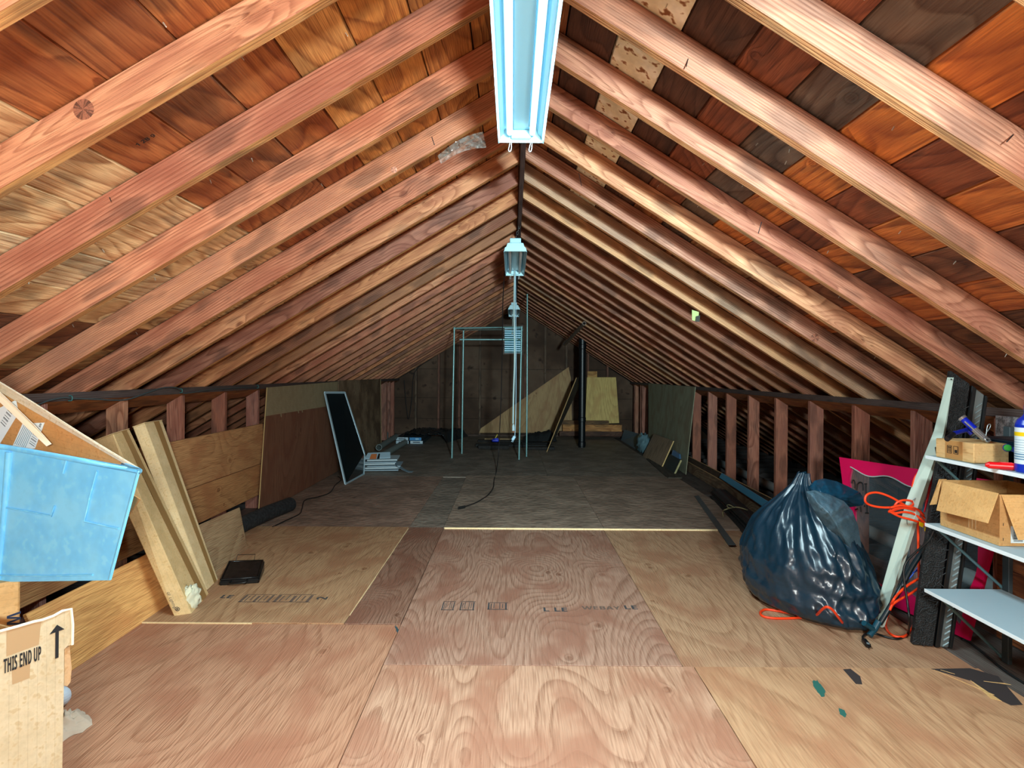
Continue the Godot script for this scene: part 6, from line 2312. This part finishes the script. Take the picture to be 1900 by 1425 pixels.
func cords() -> void:
	var orange := flat(Color(0.95, 0.26, 0.08), 0.42)
	# heap of orange flex caught on the white trim
	var coil := thing("extension_cord", P(1690, 960, 2.85), "orange extension cord looped in a bundle over the white trim by the shelves", "cord")
	var zc := 2.86
	var m := MB.new()
	for path in [
		[[1724, 852], [1712, 866], [1697, 888], [1692, 912]],
		[[1700, 950], [1680, 938], [1652, 922], [1628, 914], [1610, 917], [1605, 928], [1612, 936], [1632, 941], [1658, 941], [1672, 935]],
		[[1658, 942], [1665, 932], [1678, 928], [1692, 930], [1694, 936], [1684, 941], [1668, 944], [1656, 948], [1649, 950]],
		[[1649, 950], [1665, 943], [1688, 944], [1706, 952], [1716, 962]],
		[[1651, 946], [1660, 952], [1680, 950], [1700, 956], [1712, 968]],
		[[1649, 948], [1668, 958], [1690, 964], [1708, 970], [1718, 976]],
		[[1652, 942], [1672, 938], [1700, 944], [1714, 956]],
		[[1708, 962], [1716, 970], [1722, 982], [1720, 990]],
	]:
		var pts := []
		var i := 0
		for p in path:
			pts.append(P(p[0], p[1], zc - 0.004 * (i % 3)))
			i += 1
		zc -= 0.004
		m.tube(spline(pts, 6), 0.0052, 8)
	put(m, "loops", orange, coil)
	m = MB.new()
	m.tube(spline([P(1703, 968, 2.86), P(1704, 1010, 2.86), P(1705, 1060, 2.86), P(1707, 1090, 2.84), P(1708, 1105, 2.82)], 5), 0.0055, 8)
	m.tube(spline([P(1713, 1070, 2.84), P(1690, 1082, 2.82), P(1668, 1100, 2.8), P(1655, 1118, 2.78), F(1648, 1140, 0.02), F(1643, 1158, 0.008), F(1648, 1172, 0.008), F(1662, 1181, 0.008), F(1679, 1180, 0.008), F(1692, 1166, 0.008), P(1699, 1145, 2.78), P(1706, 1110, 2.82)], 6), 0.0055, 8)
	m.tube(spline([P(1709, 1088, 2.83), P(1685, 1104, 2.81), P(1668, 1113, 2.8), P(1656, 1122, 2.79), P(1651, 1132, 2.78)], 6), 0.0055, 8)
	put(m, "hanging_run", orange, coil)
	m = MB.new()
	for q in [[1706, 968, 1, -0.4], [1716, 978, 0.6, 0.7]]:
		var p := P(q[0], q[1], 2.82)
		m.slab(p, p + Vector3(0.02, -0.008, 0), p + Vector3(0.014, -0.026, 0.004), p + Vector3(-0.002, -0.018, 0.002), Vector3(0, 0, -0.002), 0.0)
	put(m, "yellow_tag", flat(Color(0.9, 0.72, 0.03), 0.4), coil)
	# second orange cord lying on the floor by the bag
	m = MB.new()
	m.tube(spline([F(1480, 1140, 0.006), F(1440, 1133, 0.006), F(1420, 1131, 0.006), F(1411, 1136, 0.006), F(1415, 1143, 0.006), F(1435, 1147, 0.006), F(1470, 1147, 0.006), F(1500, 1144, 0.013), F(1515, 1141, 0.06), P(1524, 1132, 2.84), P(1534, 1126, 2.78), P(1545, 1132, 2.78), P(1556, 1146, 2.82), F(1568, 1162, 0.007)], 7), 0.0058, 9)
	tag(put(m, "extension_cord", orange), "orange cord loop lying on the floor in front of the rubbish bag", "cord")
	# thick dark green hose-like flex ending in a teal plug
	var gr := thing("flex_cord", F(1620, 1180), "thick dark teal flex leaning along the white trim with a three-way end", "cord")
	m = MB.new()
	m.tube(spline([P(1732, 968, 2.78), P(1726, 990, 2.8), P(1713, 1020, 2.82), P(1692, 1052, 2.84), P(1674, 1086, 2.85), P(1655, 1120, 2.84), P(1632, 1158, 2.84)], 6), 0.0115, 12)
	put(m, "flex", flat(Color(0.015, 0.1, 0.13), 0.35), gr)
	m = MB.new()
	var j := P(1622, 1168, 2.84)
	m.tube(PackedVector3Array([P(1631, 1152, 2.84), j]), 0.0145, 12)
	m.tube(PackedVector3Array([j, Vector3(P(1613, 1183, 2.83).x, 0.014, P(1613, 1183, 2.83).z)]), 0.0135, 12)
	m.tube(PackedVector3Array([j, P(1603, 1156, 2.82)]), 0.0125, 12)
	put(m, "three_way_end", flat(Color(0.02, 0.25, 0.32), 0.4), gr)
	# black cable with a plug
	var bl := thing("power_cord", F(1640, 1190), "black cord with a plug looping over the floor by the teal flex", "cord")
	m = MB.new()
	m.tube(spline([P(1733, 985, 2.74), P(1722, 1004, 2.75), P(1702, 1022, 2.78), P(1684, 1040, 2.8), P(1677, 1056, 2.8), P(1678, 1080, 2.79), P(1684, 1120, 2.77), P(1687, 1150, 2.74), F(1684, 1176, 0.008), F(1668, 1185, 0.006), F(1648, 1183, 0.006), F(1625, 1176, 0.006), F(1608, 1176, 0.006), F(1601, 1182, 0.007), F(1603, 1190, 0.009)], 6), 0.005, 8)
	put(m, "flex", flat(Color(0.05, 0.06, 0.065), 0.4), bl)
	m = MB.new()
	m.beam(F(1603, 1188, 0.014), F(1611, 1198, 0.014), Vector3(0, 0.024, 0), Vector3(0.018, 0, 0.016), 0.006)
	m.beam(F(1608, 1197, 0.012), F(1611, 1202, 0.012), Vector3(0, 0.006, 0), Vector3(0.002, 0, 0.002), 0.0)
	m.beam(F(1612, 1196, 0.012), F(1616, 1200, 0.012), Vector3(0, 0.006, 0), Vector3(0.002, 0, 0.002), 0.0)
	put(m, "plug", flat(Color(0.03, 0.04, 0.045), 0.4), bl)
	# black cable arching over the trim
	m = MB.new()
	m.tube(spline([P(1764, 739, 2.76), P(1752, 752, 2.78), P(1741, 776, 2.8), P(1736, 800, 2.8), P(1736, 822, 2.79), P(1739, 842, 2.74)], 6), 0.0055, 8)
	tag(put(m, "black_cable", flat(Color(0.02, 0.04, 0.05), 0.35)), "black cable arching in front of the black column above the top shelf", "cable")
	# bunch of thin coloured wires
	var wires := thing("wire_bunch", P(1690, 1080, 2.86), "bunch of thin red, blue and white wires hanging behind the white trim", "wires")
	for q in [
		[[[1735, 852], [1730, 880], [1722, 920], [1714, 950]], Color(0.75, 0.08, 0.14), 0.0055, "red_wire"],
		[[[1731, 858], [1716, 890], [1712, 915], [1714, 940], [1709, 955]], Color(0.04, 0.35, 0.48), 0.0035, "teal_wire"],
		[[[1728, 866], [1714, 895], [1711, 930]], Color(0.04, 0.3, 0.45), 0.003, "teal_wire"],
		[[[1719, 1015], [1706, 1028], [1696, 1048], [1684, 1066], [1678, 1082], [1668, 1090]], Color(0.78, 0.1, 0.22), 0.0026, "red_wire"],
		[[[1719, 1018], [1716, 1040], [1700, 1060], [1685, 1064], [1674, 1080], [1664, 1094]], Color(0.08, 0.3, 0.75), 0.0026, "blue_wire"],
		[[[1715, 1045], [1704, 1052], [1690, 1070], [1680, 1078], [1668, 1092]], Color(0.12, 0.35, 0.8), 0.0026, "blue_wire"],
		[[[1718, 1013], [1708, 1012], [1702, 1015]], Color(0.75, 0.78, 0.8), 0.0026, "white_wire"],
		[[[1694, 928], [1704, 922], [1716, 926], [1724, 934]], Color(0.55, 0.6, 0.62), 0.002, "grey_wire"],
		[[[1683, 964], [1684, 975], [1690, 986], [1696, 995]], Color(0.4, 0.45, 0.45), 0.002, "grey_wire"],
	]:
		var pts := []
		for p in q[0]:
			pts.append(P(p[0], p[1], 2.87 if p[1] > 960 else 2.84))
		m = MB.new()
		m.tube(spline(pts, 6), q[2], 7)
		put(m, q[3], flat(q[1], 0.4), wires)


func small_things() -> void:
	# clear plastic scrap caught on the left rafters beside the light
	var fn := FastNoiseLite.new()
	fn.seed = 61
	fn.frequency = 0.02
	var g := PackedVector3Array()
	var a := [812, 300]
	for i in 21:
		for j in 9:
			var u := i / 20.0
			var w := j / 8.0
			var x := lerpf(812, 896, u) + 6 * w
			var y := lerpf(292, 250, u) + lerpf(-6, 24, w) * (0.5 + u * 0.5) - 8 * sin(u * PI)
			g.append(P(x, y, 2.68 + 0.12 * fn.get_noise_2d(x * 2, y * 2) + 0.05 * w))
	var m := MB.new()
	m.sheet(g, 20, 8, 0.0012)
	var film := StandardMaterial3D.new()
	film.albedo_color = Color(0.9, 0.97, 0.95, 0.12)
	film.transparency = BaseMaterial3D.TRANSPARENCY_ALPHA
	film.roughness = 0.12
	tag(put(m, "plastic_scrap", film), "scrap of clear plastic caught on a left rafter beside the nearest light", "plastic film")
	m = MB.new()
	m.tube(spline([F(1786, 1186, 0.004), F(1800, 1192, 0.004), F(1830, 1216, 0.004), F(1870, 1248, 0.004), F(1930, 1285, 0.004)], 5), 0.005, 8)
	tag(put(m, "floor_cable", flat(Color(0.08, 0.11, 0.12), 0.5)), "dark cable running along the grey floor board under the shelves", "cable")
	m = MB.new()
	m.tube(spline([F(627, 884, 0.006), F(633, 890, 0.006), F(622, 900, 0.006), F(612, 914, 0.006), F(590, 922, 0.006), F(566, 928, 0.006), F(560, 945, 0.006), F(555, 954, 0.006), F(530, 966, 0.006), F(505, 978, 0.006)], 5), 0.0045, 7)
	tag(put(m, "floor_cable", flat(Color(0.07, 0.06, 0.06), 0.6)), "thin dark cable wandering over the floor by the foam sleeve", "cable")
